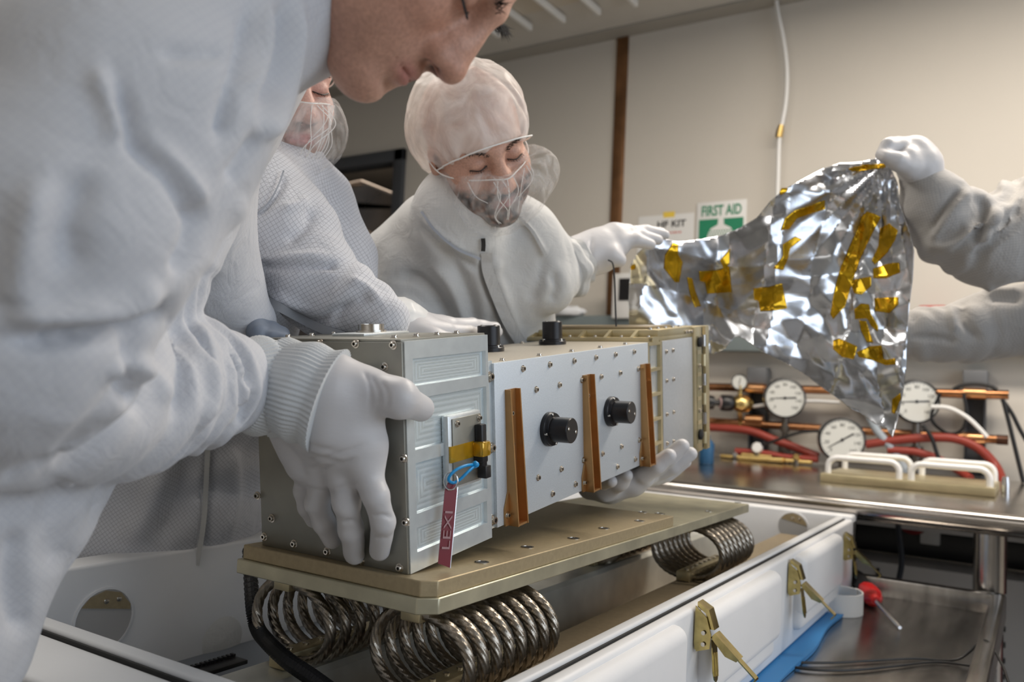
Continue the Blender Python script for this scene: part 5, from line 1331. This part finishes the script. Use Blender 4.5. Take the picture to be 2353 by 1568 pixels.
# far arm, reaching over to the back edge
A3, Ar3 = pd([(500, 100, .80, .09), (420, 420, .92, .08), (470, 640, 1.0, .065), (545, 740, 1.04, .045)]); b.chain(A3, Ar3, .05)
S = b.mesh(.0036, 3)
S.rings(A2[2], A2[5], .026, .017, .12, 3, wob=.22, sharp=1.1, fade=.18)
S.rings(A2[0], A2[3], .05, .006, .12, 5, wob=.4)
S.rough(.006, .12, 2).rough(.0035, .05, 7)
S.creases([
    ([(0, 782), (140, 776), (280, 760), (345, 735), (385, 700)], 20, -.020), ([(0, 735), (150, 728), (300, 700), (370, 640)], 30, .010),
    ([(258, 165), (285, 250), (312, 330), (390, 400), (440, 480), (442, 520)], 20, -.011), ([(215, 150), (262, 260), (280, 330)], 24, .008), ([(345, 330), (430, 420), (470, 480)], 20, .008),
    ([(360, 120), (440, 125), (530, 120)], 16, -.006), ([(180, 640), (150, 520), (210, 380)], 45, -.008), ([(100, 400), (60, 600), (40, 720)], 50, .008),
    ([(690, -10), (668, 130), (636, 260), (600, 330)], 14, .010), ([(655, 0), (640, 130), (600, 260)], 14, -.010), ([(615, 0), (606, 120), (575, 230)], 12, .007), ([(570, 0), (560, 110), (520, 250), (505, 330)], 16, -.010),
    ([(600, 300), (560, 370), (520, 420)], 16, -.008), ([(560, 430), (520, 560), (470, 640)], 26, .006), ([(470, 470), (440, 560), (400, 640)], 20, -.010),
    ([(335, 735), (305, 800), (300, 880), (330, 960)], 18, -.010), ([(395, 725), (420, 800), (425, 880), (400, 980)], 16, -.012), ([(440, 735), (480, 800), (487, 900), (460, 1000)], 13, .009),
    ([(240, 860), (330, 850), (400, 930)], 22, .007), ([(520, 770), (560, 850), (565, 940), (545, 985)], 12, -.010), ([(110, 1085), (230, 960), (300, 860)], 26, -.006),
    ([(0, 1110), (60, 1080), (120, 1060)], 12, -.006), ([(150, 1330), (120, 1200), (170, 1100)], 40, -.008), ([(60, 1480), (30, 1350), (40, 1200)], 30, -.010),
])
S.relax(1)
adopt(S.build('coat', M_fab1), p1)
lg = Blob(.05)
hb_ = T[0]
for s in (-.13, .10):
    q = hb_ + cvec(0, 0, 1) * s - V(.06, 0, .1); lg.chain([q, V(q[0] - .02, q[1] - .0, .5), V(q[0] - .03, q[1], .10)], [.085, .075, .07]); lg.cone(V(q[0] - .04, q[1], .05), V(q[0] + .12, q[1] + .02, .045), .045, .04)
adopt(lg.mesh(.012, 2).build('trousers', M_fab3), p1)
# glove: fingers down the near side cover, thumb round the front edge
W0 = on_left(705, 905, .062)
H = [
    [(on_left(690, 895, .066), .036), (on_left(735, 915, .060), .036), (on_left(770, 985, .050), .038)], [.02, (on_left(680, 960, .056), .032), (on_left(705, 1060, .040), .024)],
    [(on_left(760, 880, .058), .026), (on_left(838, 1075, .036), .0172)], [(on_left(745, 900, .060), .026), (on_left(790, 1095, .040), .0178)],
    [(on_left(725, 920, .058), .025), (on_left(742, 1100, .038), .0165)], [(on_left(705, 945, .054), .023), (on_left(708, 1085, .032), .0145)],
    [.005, (on_left(838, 1075, .036), .0165), (on_left(862, 1140, .040), .0132), (on_left(880, 1200, .027), .0124), (on_left(872, 1266, .0105), .0108)],
    [.005, (on_left(790, 1095, .040), .0165), (on_left(796, 1160, .044), .0132), (on_left(806, 1218, .030), .0124), (on_left(816, 1276, .0105), .0108)],
    [.005, (on_left(742, 1100, .038), .0155), (on_left(728, 1155, .038), .0125), (on_left(745, 1200, .026), .0118), (on_left(764, 1240, .0105), .0102)],
    [.005, (on_left(708, 1085, .032), .0140), (on_left(700, 1128, .030), .0112), (on_left(708, 1165, .020), .0105), (on_left(722, 1195, .0095), .0092)],
    [.022, (on_left(770, 890, .060), .027), (on_left(835, 895, .040), .0215), (on_front(915, 915, .020), .0175), (on_front(966, 938, .0145), .0142)],
    [.025, (on_left(800, 950, .045), .026), (on_left(838, 1020, .036), .020)],
]
S = hand(H)
S.creases([([(650, 960), (700, 1020), (790, 1040)], 9, -.0022), ([(660, 990), (720, 1050), (800, 1065)], 7, -.0020), ([(700, 1080), (760, 1075), (830, 1050)], 7, -.0022), ([(690, 1060), (760, 1050), (840, 1020)], 6, -.0018), ([(850, 860), (870, 900), (868, 940)], 6, -.0018), ([(875, 875), (890, 905), (888, 945)], 6, -.0016), ([(835, 850), (850, 890), (850, 950)], 6, -.0016),
           ([(690, 1120), (750, 1130), (830, 1110)], 7, -.0024), ([(850, 1190), (880, 1185), (905, 1192)], 5, -.0018), ([(785, 1205), (808, 1198), (830, 1204)], 5, -.0018), ([(862, 1240), (890, 1236)], 4, -.001), ([(640, 1010), (690, 1060), (700, 1100)], 9, -.002)])
S.rough(.0012, .02, 3)
adopt(S.build('glove', M_glove), p1)
cu = [at_d(560, 886, .815), at_d(630, 889, .838), on_left(692, 900, .070), on_left(757, 922, .057)]
sleeve_end('knit_cuff', M_knit, p1, cu, [.043, .050, .0455, .0505, .0465, .0515, .048, .0535], 60, 360, .016)
# far glove at the back edge, its shade put into the glove colour
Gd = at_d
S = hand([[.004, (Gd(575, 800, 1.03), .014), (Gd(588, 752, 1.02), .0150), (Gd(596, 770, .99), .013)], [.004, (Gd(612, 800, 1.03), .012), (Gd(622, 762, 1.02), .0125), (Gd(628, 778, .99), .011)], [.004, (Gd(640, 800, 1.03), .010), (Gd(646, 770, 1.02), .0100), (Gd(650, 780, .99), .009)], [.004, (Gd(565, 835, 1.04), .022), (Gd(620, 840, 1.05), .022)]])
adopt(S.build('glove', M_glove_shaded), p1)
# head
h1 = HeadPose(962, -157, .68, (.52, .85, -.06), (.04, .05, 1))
S = head_surf(.0019)
tn = head_tones(S.v, (.60, .33, .235), (.46, .18, .15), shave=.25)
S.rough(.0006, .012, 4)
place_local(S.build('body', M_skin, cols=tn), h1, p1)
face_details(h1, p1, seed=10, browlen=.013)
bouffant(h1, p1, seed=3, lim=(.062, .066))

# ------------------------------------------------------------------ person in the middle behind, hand resting on the block
p2 = person('person with beard cover behind leaning person, one hand flat on instrument top', at_d(330, 1420, 1.50))
b = Blob(.05)
T, R_ = pd([(330, 1420, 1.48, .18), (380, 1050, 1.44, .165), (450, 750, 1.36, .150), (545, 520, 1.27, .125)]); b.chain(T, R_, .06, (cvec(.3, 0, 1), 1.2))
b.cone(at_d(570, 500, 1.24), at_d(645, 400, 1.25), .085, .070, .03)
A, Ar = pd([(575, 470, 1.16, .082), (650, 560, 1.13, .078), (735, 655, 1.10, .062), (820, 702, 1.08, .048), (885, 732, 1.06, .034)]); b.chain(A, Ar, .04)
A2, Ar2 = pd([(700, 490, 1.32, .085), (780, 610, 1.30, .062), (800, 720, 1.28, .05), (860, 900, 1.30, .04)]); b.chain(A2, Ar2, .04)
S = b.mesh(.0046, 2)
S.rings(A[1], A[4], .045, .012, .11, 2, wob=.5)
S.rings(T[0], T[2], .12, .012, .25, 12, wob=.6)
S.rough(.006, .10, 3).rough(.003, .04, 5)
S.creases([([(550, 612), (640, 610), (740, 612), (780, 608)], 9, -.010), ([(560, 590), (650, 592), (760, 585)], 10, .006), ([(540, 660), (620, 705), (720, 745), (760, 720), (830, 690)], 12, -.009), ([(545, 640), (650, 690), (720, 715)], 12, .006),
           ([(650, 560), (700, 520), (720, 480)], 14, -.007), ([(640, 480), (690, 470), (700, 450)], 10, .006), ([(590, 500), (640, 440), (655, 400)], 8, -.006), ([(800, 640), (840, 660), (880, 700)], 10, .006), ([(760, 760), (800, 700), (860, 680)], 11, -.006),
           ([(480, 1010), (475, 1150), (460, 1290)], 9, -.010), ([(380, 1040), (350, 1150), (290, 1260)], 30, .012), ([(440, 1030), (420, 1140), (360, 1260)], 26, -.012), ([(530, 1020), (540, 1120), (520, 1250)], 14, .008)])
adopt(S.build('coat', M_fab2), p2)
ribbon(S, [(538, 652), (600, 684), (660, 716), (730, 752), (790, 772)], 20, 'hem_shadow_band', mat('hem_shadow_grey', (.30, .31, .33), .8), p2)  # grey strip along the hem, the shadow there put into its colour
ribbon(S, [(478, 1012), (474, 1100), (468, 1200), (452, 1300)], 12, 'seam', M_fab3, p2)
ribbon(S, [(590, 492), (620, 462), (640, 425), (652, 392)], 4, 'seam', mat('seam_grey', (.34, .36, .40), .9), p2)
lg = Blob(.05); q = T[0]
for s in (-.10, .12): lg.chain([q + V(0, s, 0), V(q[0], q[1] + s, .45), V(q[0], q[1] + s, .1)], [.12, .085, .07]); lg.cone(V(q[0] - .04, q[1] + s, .05), V(q[0] + .10, q[1] + s - .08, .045), .045, .04)
adopt(lg.mesh(.012, 2).build('trousers', M_fab3), p2)
def iP(u, v, w): return IB + ix * u + iy * v + iz * w
def iV(px, py, v): c = ipl(px, py, 1, v); return iP(*c)
S = hand([
    [.02, (iV(905, 742, .215), .028), (iV(950, 752, .215), .026), (iV(1000, 760, .21), .020)],
    [.010, (iV(950, 756, .20), .022), (iV(1020, 762, .185), .0150)], [.010, (iV(960, 750, .215), .022), (iV(1030, 752, .205), .0155)], [.010, (iV(960, 752, .235), .022), (iV(1025, 752, .228), .0145)],
    [.004, (iV(1020, 762, .185), .0140), (iV(1075, 765, .175), .0112), (iV(1112, 770, .17), .0095)],
    [.004, (iV(1030, 752, .205), .0145), (iV(1085, 748, .20), .0115), (iV(1136, 754, .195), .0098)],
    [.004, (iV(1025, 752, .228), .0138), (iV(1085, 746, .228), .0110), (iV(1142, 762, .225), .0100)],
    [.004, (iV(1015, 760, .25), .0120), (iV(1065, 756, .252), .0100), (iV(1110, 764, .254), .0085)],
    [.012, (iV(950, 765, .19), .020), (iV(990, 776, .165), .0140), (iV(1030, 780, .15), .0110)]])
S.rough(.0012, .018, 3)
adopt(S.build('glove', M_glove), p2)
sleeve_end('glove_cuff', M_white, p2, [iV(893, 735, .22), iV(920, 744, .217), iV(955, 752, .215)], [.033, .037, .036, .030], 14, 56, .02)
h2 = HeadPose(628, 190, 1.24, (.66, .30, -.70), (.72, -.12, .68))
S = head_surf(.0028); tn = head_tones(S.v, (.62, .36, .29), (.52, .20, .20), (.16, .12, .10), .75, hair=(.10, .06, .04))
place_local(S.build('body', M_skin, cols=tn), h2, p2); face_details(h2, p2, (.06, .035, .02), seed=20)
bouffant(h2, p2, seed=13); veil(h2, p2, seed=14, bulge=1.12)

# ------------------------------------------------------------------ bearded person in hair net, centre
p3 = person('bearded person in white hair net looking down behind the instrument', at_d(1085, 1100, 2.2))
b = Blob(.05)
T, R_ = pd([(1085, 1100, 2.20, .14), (1085, 950, 1.95, .14), (1085, 800, 1.66, .135), (1080, 640, 1.55, .125)]); b.chain(T, R_, .06, (cvec(1, 0, 0), 1.22))
sh, sr = pd([(945, 610, 1.53, .085), (1010, 545, 1.50, .085), (1180, 555, 1.52, .085), (1222, 600, 1.53, .078)]); b.chain(sh, sr, .05)
cn, cr_ = pd([(1070, 570, 1.47, .088), (1055, 520, 1.44, .080), (1045, 480, 1.42, .074)]); b.chain(cn, cr_, .03)
A, Ar = pd([(940, 620, 1.53, .080), (925, 740, 1.50, .072), (1000, 900, 1.55, .055), (1200, 1010, 1.52, .042), (1340, 1085, 1.48, .030)]); b.chain(A, Ar, .04)
A2, Ar2 = pd([(1200, 590, 1.53, .074), (1212, 650, 1.52, .062), (1250, 650, 1.51, .056), (1312, 602, 1.56, .042)]); b.chain(A2, Ar2, .035)
S = b.mesh(.0048, 2)
S.rings(A2[2], A2[3], .035, .006, .09, 4, wob=.4)
S.rough(.006, .10, 13).rough(.003, .045, 15)
S.creases([([(1130, 580), (1110, 610), (1125, 670), (1150, 720), (1180, 790)], 8, -.012), ([(1150, 590), (1140, 630), (1160, 680), (1200, 790)], 12, .008), ([(1000, 555), (1040, 600), (1080, 680), (1100, 790)], 14, -.012), ([(985, 600), (1030, 650), (1060, 720), (1080, 790)], 12, .008),
           ([(915, 635), (960, 640), (1010, 690), (1050, 760)], 12, -.012), ([(915, 690), (970, 710), (1040, 770)], 12, .006), ([(960, 510), (1000, 560), (1060, 600), (1105, 620)], 8, -.009), ([(975, 500), (1010, 540), (1080, 585)], 7, .006),
           ([(1200, 510), (1230, 550), (1255, 585)], 6, .006), ([(1265, 620), (1280, 660), (1262, 700)], 12, -.010), ([(1215, 700), (1240, 640), (1250, 580)], 14, -.006)])
adopt(S.build('coat', M_fab3), p3)
ribbon(S, [(1118, 582), (1122, 625), (1142, 680), (1168, 740), (1205, 800)], 26, 'placket', M_fab3, p3, .002, .003)
ribbon(S, [(1192, 498), (1222, 530), (1240, 560), (1255, 588)], 7, 'seam', M_fab3, p3, .001)
ribbon(S, [(968, 486), (1000, 530), (1050, 572), (1104, 596)], 6, 'collar_seam', MATS['seam_grey'], p3, .0005)
ribbon(S, [(1110, 548), (1111, 562), (1110, 578)], 10, 'zip_gap', M_black, p3, .002)
lg = Blob(.05); q = T[0] + V(0, .16, -.02)
for s in (-.10, .10): lg.chain([q + V(s, 0, 0), V(q[0] + s, q[1], .45), V(q[0] + s, q[1], .1)], [.12, .085, .07]); lg.cone(V(q[0] + s, q[1] + .04, .05), V(q[0] + s - .02, q[1] - .10, .045), .045, .04)
adopt(lg.mesh(.012, 2).build('trousers', M_fab3), p3)
# left hand reaching to the foil
S = hand([
    [.02, *PX((1320, 598, 1.580, 0.0440), (1345, 588, 1.588, 0.0407), (1375, 572, 1.598, 0.0374))],
    [.016, *PX((1375, 572, 1.598, 0.0374), (1412, 548, 1.611, 0.0286), (1440, 540, 1.620, 0.0220))], [.016, *PX((1385, 590, 1.593, 0.0286), (1420, 565, 1.600, 0.0220))],
    [.004, *PX((1425, 556, 1.598, 0.0182), (1462, 552, 1.601, 0.0138), (1495, 562, 1.607, 0.0105))],
    [.004, *PX((1430, 545, 1.610, 0.0176), (1475, 543, 1.623, 0.0132), (1512, 552, 1.630, 0.0105))],
    [.004, *PX((1440, 538, 1.630, 0.0165), (1485, 532, 1.648, 0.0130), (1528, 540, 1.650, 0.0099))],
    [.004, *PX((1440, 538, 1.650, 0.0154), (1480, 530, 1.670, 0.0116), (1520, 534, 1.680, 0.0094))],
    [.012, *PX((1375, 585, 1.578, 0.0253), (1405, 588, 1.573, 0.0171), (1424, 598, 1.572, 0.0127))]], vox=.0024)
S.creases([([(1335, 545), (1330, 590), (1345, 635)], 5, -.003), ([(1360, 540), (1358, 590), (1372, 625)], 5, -.003)])
adopt(S.build('glove', M_glove), p3)
sleeve_end('sleeve_hem', M_fab3, p3, [at_d(1284, 628, 1.535), at_d(1302, 613, 1.56), at_d(1324, 598, 1.575)], [.054, .060, .058, .052, .047, .050], 7, 70, .06)
# right hand under the instrument
D0 = 1.43
S = hand([
    [.02, *PX((1360, 1112, D0 + .04, .028), (1395, 1115, D0 + .02, .029), (1450, 1103, D0, .029))],
    [.012, *PX((1400, 1120, D0, .026), (1480, 1098, D0 - .02, .0185))], [.012, *PX((1420, 1110, D0 + .03, .026), (1490, 1090, D0 + .01, .0185))],
    [.003, *PX((1478, 1092, D0 - .03, .0165), (1510, 1070, D0 - .045, .0150), (1538, 1048, D0 - .05, .0128))],
    [.003, *PX((1490, 1086, D0 - .005, .0165), (1535, 1052, D0 - .02, .0150), (1568, 1026, D0 - .025, .0128))],
    [.003, *PX((1490, 1096, D0 + .02, .0165), (1545, 1072, D0 + .0, .0150), (1586, 1042, D0 - .005, .0125))],
    [.003, *PX((1470, 1108, D0 + .04, .0150), (1530, 1092, D0 + .03, .0130), (1575, 1062, D0 + .025, .0115))],
    [.010, *PX((1390, 1125, D0 - .02, .021), (1425, 1108, D0 - .05, .0140), (1440, 1093, D0 - .065, .0105))]], vox=.0026)
S.rough(.0015, .02, 3)
adopt(S.build('glove', M_glove), p3)
h3 = HeadPose(1092, 328, 1.37, (.42, .50, -.76), (.88, -.35, .26))
S = head_surf(.0028); tn = head_tones(S.v, (.58, .33, .24), (.42, .17, .15), (.028, .016, .011), 1.1, hair=(.52, .31, .24))
place_local(S.build('body', M_skin, cols=tn), h3, p3); face_details(h3, p3, seed=30)
bouffant(h3, p3, seed=23, lim=(.092, .026), nape=(-.10, -.085), grow=1.0); veil(h3, p3, seed=24, bulge=1.05, side=1.0)
# second supporting hand: two fingertips showing below the edge
S = hand([[.02, *PX((1330, 1090, 1.46, .026), (1365, 1098, 1.42, .024))], [.003, *PX((1362, 1100, 1.40, .016), (1385, 1110, 1.365, .0120), (1405, 1107, 1.335, .0098))], [.003, *PX((1380, 1092, 1.44, .016), (1415, 1098, 1.40, .0120), (1437, 1091, 1.37, .0098))]], vox=.0026)
adopt(S.build('glove', M_glove), p2)

# ------------------------------------------------------------------ person at the right edge holding up the foil
p4 = person('person at right edge, only sleeves and gloved fist holding foil', V(2.0, -.5, 0))
b = Blob(.04)
A, Ar = pd([(2112, 410, 1.666, 0.0373), (2145, 465, 1.666, 0.0629), (2195, 525, 1.666, 0.0792), (2270, 555, 1.678, 0.0862), (2400, 520, 1.701, 0.1072), (2600, 480, 1.748, 0.1223)]); b.chain(A, Ar, .035)
A2, Ar2 = pd([(2045, 765, 1.887, 0.0466), (2130, 768, 1.876, 0.0606), (2220, 762, 1.864, 0.0699), (2290, 745, 1.864, 0.0769), (2450, 720, 1.841, 0.0874), (2640, 560, 1.829, 0.1165)]); b.chain(A2, Ar2, .035)
b.chain([at_d(2680, 420, 1.80), V(2.15, -.35, 1.25), V(2.0, -.5, .85)], [.15, .17, .16], .06)
S = b.mesh(.0062, 2)
S.rings(A[1], A[3], .040, .016, .13, 5, wob=.5); S.rings(A2[0], A2[3], .055, .012, .12, 6, wob=.5)
S.rough(.006, .10, 23).rough(.003, .04, 25)
S.creases([([(2235, 430), (2200, 470), (2160, 520), (2140, 560)], 12, .012), ([(2210, 430), (2170, 480), (2135, 540)], 9, -.012), ([(2255, 445), (2260, 500), (2240, 580)], 14, -.012), ([(2310, 400), (2300, 470), (2240, 590)], 14, .012), ([(2345, 470), (2300, 530), (2240, 600)], 12, -.008), ([(2270, 480), (2320, 450), (2353, 400)], 14, -.012),
           ([(2180, 700), (2190, 740), (2195, 765)], 8, .012), ([(2210, 690), (2215, 740), (2255, 790)], 12, -.012), ([(2085, 775), (2160, 778), (2200, 790)], 8, -.008), ([(2260, 660), (2290, 670), (2353, 670)], 8, .010), ([(2270, 690), (2300, 685), (2353, 690)], 10, -.010)])
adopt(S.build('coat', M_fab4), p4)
lg = Blob(.05); q = V(2.0, -.5, .85)
for s in (-.10, .10): lg.chain([q + V(s, 0, 0), V(q[0] + s, q[1], .45), V(q[0] + s, q[1], .1)], [.12, .085, .07]); lg.cone(V(q[0] + s, q[1] - .04, .05), V(q[0] + s, q[1] + .12, .045), .045, .04)
adopt(lg.mesh(.012, 2).build('trousers', M_fab3), p4)
S = hand([
    [.02, *PX((2115, 412, 1.666, 0.0373), (2112, 375, 1.660, 0.0396), (2105, 348, 1.654, 0.0303))],
    [.016, *PX((2120, 385, 1.678, 0.0326), (2075, 342, 1.654, 0.0216))], [.016, *PX((2130, 380, 1.701, 0.0326), (2095, 340, 1.689, 0.0216))], [.016, *PX((2120, 395, 1.654, 0.0326), (2085, 365, 1.631, 0.0233))],
    [.003, *PX((2070, 338, 1.643, 0.0192), (2040, 335, 1.631, 0.0146), (2026, 355, 1.625, 0.0114))],
    [.003, *PX((2080, 335, 1.678, 0.0192), (2045, 332, 1.666, 0.0142), (2030, 350, 1.660, 0.0112))],
    [.003, *PX((2100, 332, 1.713, 0.0186), (2062, 330, 1.707, 0.0137), (2045, 348, 1.701, 0.0110))],
    [.010, *PX((2090, 385, 1.631, 0.0233), (2060, 370, 1.614, 0.0163), (2036, 360, 1.614, 0.0122))]], vox=.0026)
S.rough(.0012, .02, 3)
adopt(S.build('glove', M_glove), p4)
h4 = HeadPose(2700, 120, 1.8, (-.85, .25, .2), (.3, 0, -.9))
S = head_surf(.004); place_local(S.build('body', M_skin, cols=head_tones(S.v, (.5, .3, .22), (.42, .17, .15))), h4, p4); bouffant(h4, p4, seed=33)
# ================================================================== crumpled foil blanket
OUT = [(1446, 760), (1444, 690), (1448, 610), (1462, 585), (1490, 558), (1515, 546), (1560, 556), (1610, 550), (1660, 541), (1700, 524), (1740, 500), (1770, 462), (1800, 436), (1850, 409), (1890, 388), (1930, 375), (1980, 372), (2030, 360), (2046, 385), (2062, 420),
       (2068, 470), (2090, 530), (2101, 575), (2098, 640), (2090, 700), (2085, 760), (2083, 830), (2076, 900), (2066, 950), (2058, 985), (2051, 1006), (2036, 985), (2010, 975), (1975, 948), (1955, 940), (1930, 920), (1890, 892), (1850, 862), (1800, 832), (1750, 808), (1710, 780), (1690, 772), (1668, 800), (1640, 815), (1615, 808), (1560, 790), (1500, 775)]
def inside(P, poly):
    x, y = P[:, 0], P[:, 1]; c = np.zeros(len(P), bool); n = len(poly)
    for i in range(n):
        x1, y1 = poly[i]; x2, y2 = poly[(i + 1) % n]
        m = ((y1 > y) != (y2 > y)) & (x < (x2 - x1) * (y - y1) / (y2 - y1 + 1e-12) + x1); c ^= m
    return c
_rng = np.random.default_rng(5)
_dirs = [(_rng.uniform(0, math.pi), _rng.uniform(130, 320), _rng.uniform(0, 1), _rng.uniform(.6, 1.0)) for _ in range(6)] + [(_rng.uniform(0, math.pi), _rng.uniform(55, 100), _rng.uniform(0, 1), _rng.uniform(.2, .4)) for _ in range(5)]
def foil_depth(P):
    # gentle sag + faceted crumple (piecewise flat)
    x, y = P[:, 0], P[:, 1]; Q = np.stack([x, y, 0 * x], 1)
    d = 1.72 - .00007 * (x - 1780) + .035 * np.sin((x - 1500) / 170.0 + (y - 500) / 420) + .00006 * (y - 700)
    wx = 26 * noise(Q, 120, 1); wy = 26 * noise(Q, 120, 2)
    for a, lam, ph, am in _dirs:
        t = ((x + wx) * math.cos(a) + (y + wy) * math.sin(a)) / lam + ph
        msk = np.clip(.5 + 1.1 * noise(Q, lam * 2.2, int(lam * 7)), 0, 1)
        d = d + .030 * am * (lam / 110) * (np.abs(t - np.floor(t) - .5) - .25) * msk * 2
    # radiating tension folds from the raised fist
    r = np.hypot(x - 2040, y - 365) + 1; th = np.arctan2(y - 365, x - 2040)
    d = d + .010 * np.clip(r / 120, 0, 1) * np.exp(-r / 420) * (np.abs(((th * 3.6) % 1) - .5) - .25) * 3
    return d
foil = thing('foil_blanket', 'crumpled silver foil blanket with amber tape held up behind instrument', 'foil blanket', tuple(at_d(1800, 700, 1.72)))
FO = np.array(foil.location)
stp = 5.0
gx = np.arange(1436, 2112, stp); gy = np.arange(352, 1016, stp)
G = np.stack(np.meshgrid(gx, gy, indexing='ij'), -1).reshape(-1, 2); n1 = len(gy)
ins_ = inside(G, OUT)
# snap cell corners just outside onto the outline
poly = np.array(OUT, float)
def snap(P):
    best = np.full(len(P), 1e9); out = P.copy()
    for i in range(len(poly)):
        a, b_ = poly[i], poly[(i + 1) % len(poly)]; ab = b_ - a
        t = np.clip(((P - a) @ ab) / (ab @ ab), 0, 1); q = a + t[:, None] * ab; dd = np.hypot(*(P - q).T)
        m = dd < best; best[m] = dd[m]; out[m] = q[m]
    return out, best
sn, ds = snap(G)
G2 = np.where((~ins_ & (ds < stp * 1.45))[:, None], sn, G); keep = ins_ | (ds < stp * 1.45)
Pd = foil_depth(G2); W3 = np.stack([CAM + ray(x, y) * d for (x, y), d in zip(G2, Pd)])
idx = np.full(len(G), -1); idx[keep] = np.arange(keep.sum())
F = []
for i in range(len(gx) - 1):
    k = i * n1 + np.arange(n1 - 1); q = np.stack([k, k + 1, k + n1 + 1, k + n1], 1); ok = keep[q].all(1) & ins_[q].any(1); F.append(q[ok])
F = idx[np.vstack(F)]
m = MB(); m.add(W3[keep] - FO, [tuple(f) for f in F])
M_foil = mat('silver_foil', (0.62, 0.64, 0.68), 0.24, 1.0, var=0.12, scale=25, bump=0.10, bscale=55)
fo = m.build('foil_sheet', M_foil, foil, smooth=0, fix=False); fo.data.shade_smooth(); fo.data.set_sharp_from_angle(angle=math.radians(22))
sd_ = fo.modifiers.new('thickness', 'SOLIDIFY'); sd_.thickness = .0006; sd_.offset = 1
M_tape = mat('kapton', (0.62, 0.36, 0.012), 0.14, 0.75, var=0.35, scale=30, bump=0.15, bscale=40)
def z6(x, y): return 1400 + x / 2.1774, 300 + y / 2.1774
TAPES = [[(860, 500), (880, 440), (930, 400), (1010, 375), (1080, 350), (1080, 395), (1000, 420), (940, 440), (900, 495)], [(820, 690), (870, 630), (870, 570), (930, 530), (965, 545), (905, 590), (895, 640), (870, 700)],
         [(1265, 430), (1290, 405), (1360, 435), (1330, 490), (1290, 570), (1250, 650), (1215, 760), (1180, 880), (1120, 945), (1105, 920), (1130, 790), (1160, 680), (1200, 590), (1240, 500)],
         [(1355, 490), (1400, 465), (1445, 500), (1430, 550), (1390, 610), (1330, 670), (1315, 650), (1345, 580)], [(1320, 690), (1400, 665), (1450, 660), (1455, 710), (1380, 740), (1320, 740)], [(1200, 750), (1310, 730), (1310, 780), (1265, 820), (1225, 815)],
         [(450, 705), (545, 700), (600, 680), (610, 810), (490, 818), (480, 760), (455, 755)], [(555, 650), (605, 590), (600, 670), (575, 700)], [(280, 625), (320, 560), (345, 570), (345, 620), (368, 660), (350, 760), (330, 760), (275, 690)], [(390, 735), (415, 740), (430, 800), (460, 880), (430, 885), (405, 820)],
         [(720, 790), (800, 785), (865, 765), (890, 890), (840, 900), (755, 905), (745, 850), (725, 850)], [(1325, 840), (1400, 835), (1445, 835), (1445, 870), (1400, 915), (1330, 905)], [(1225, 895), (1260, 865), (1300, 870), (1310, 920), (1345, 980), (1345, 1005), (1310, 980), (1290, 940), (1230, 945)],
         [(1250, 950), (1285, 955), (1320, 1060), (1290, 1060), (1260, 1000)], [(1120, 1050), (1150, 1040), (1240, 1080), (1225, 1145), (1165, 1135), (1120, 1095)], [(1240, 1110), (1300, 1080), (1360, 1075), (1370, 1150), (1430, 1140), (1430, 1170), (1380, 1175), (1320, 1150), (1250, 1135)],
         [(1415, 1345), (1455, 1315), (1460, 1340), (1425, 1420), (1412, 1410)], [(850, 310), (862, 288), (892, 288), (890, 305), (858, 325)], [(105, 680), (130, 672), (130, 695), (108, 698)], [(1190, 190), (1290, 170), (1385, 165), (1380, 185), (1280, 200), (1215, 205)]]
for tp in TAPES:
    poly2 = [z6(*q) for q in tp]; a = np.array(poly2); lo, hi = a.min(0), a.max(0); st = 3.4
    xs = np.arange(lo[0] - st, hi[0] + 2 * st, st); ys = np.arange(lo[1] - st, hi[1] + 2 * st, st)
    g_ = np.stack(np.meshgrid(xs, ys, indexing='ij'), -1).reshape(-1, 2); ii = inside(g_, poly2)
    poly = a; s_, d_ = snap(g_); g2 = np.where((~ii & (d_ < st * 1.45))[:, None], s_, g_); kp = ii | (d_ < st * 1.45)
    if kp.sum() < 4: continue
    dd = foil_depth(g2) - .0022; W = np.stack([CAM + ray(x, y) * d for (x, y), d in zip(g2, dd)])
    ix_ = np.full(len(g_), -1); ix_[kp] = np.arange(kp.sum()); ff = []
    for i in range(len(xs) - 1):
        k = i * len(ys) + np.arange(len(ys) - 1); q = np.stack([k, k + 1, k + len(ys) + 1, k + len(ys)], 1); ok = kp[q].all(1) & ii[q].any(1); ff += [tuple(ix_[r]) for r in q[ok]]
    if not ff: continue
    mm = MB(); mm.add(W[kp] - FO, ff); t = mm.build('amber_tape', M_tape, foil, smooth=0, fix=False); t.data.shade_smooth(); t.data.set_sharp_from_angle(angle=math.radians(22))
    sdm = t.modifiers.new('thickness', 'SOLIDIFY'); sdm.thickness = .0004; sdm.offset = 1
# black cord from the thumb to the top of the instrument
cp = [at_d(x, y, d) for x, y, d in ((1398, 598, 1.55), (1408, 606, 1.54), (1412, 640, 1.53), (1414, 700, 1.51), (1416, 756, 1.50))]
tag(MB().tube(spline(cp, 8), .0016, 8).build('lanyard', M_rubber), 'thin black lanyard from gloved thumb down to instrument top', 'lanyard')
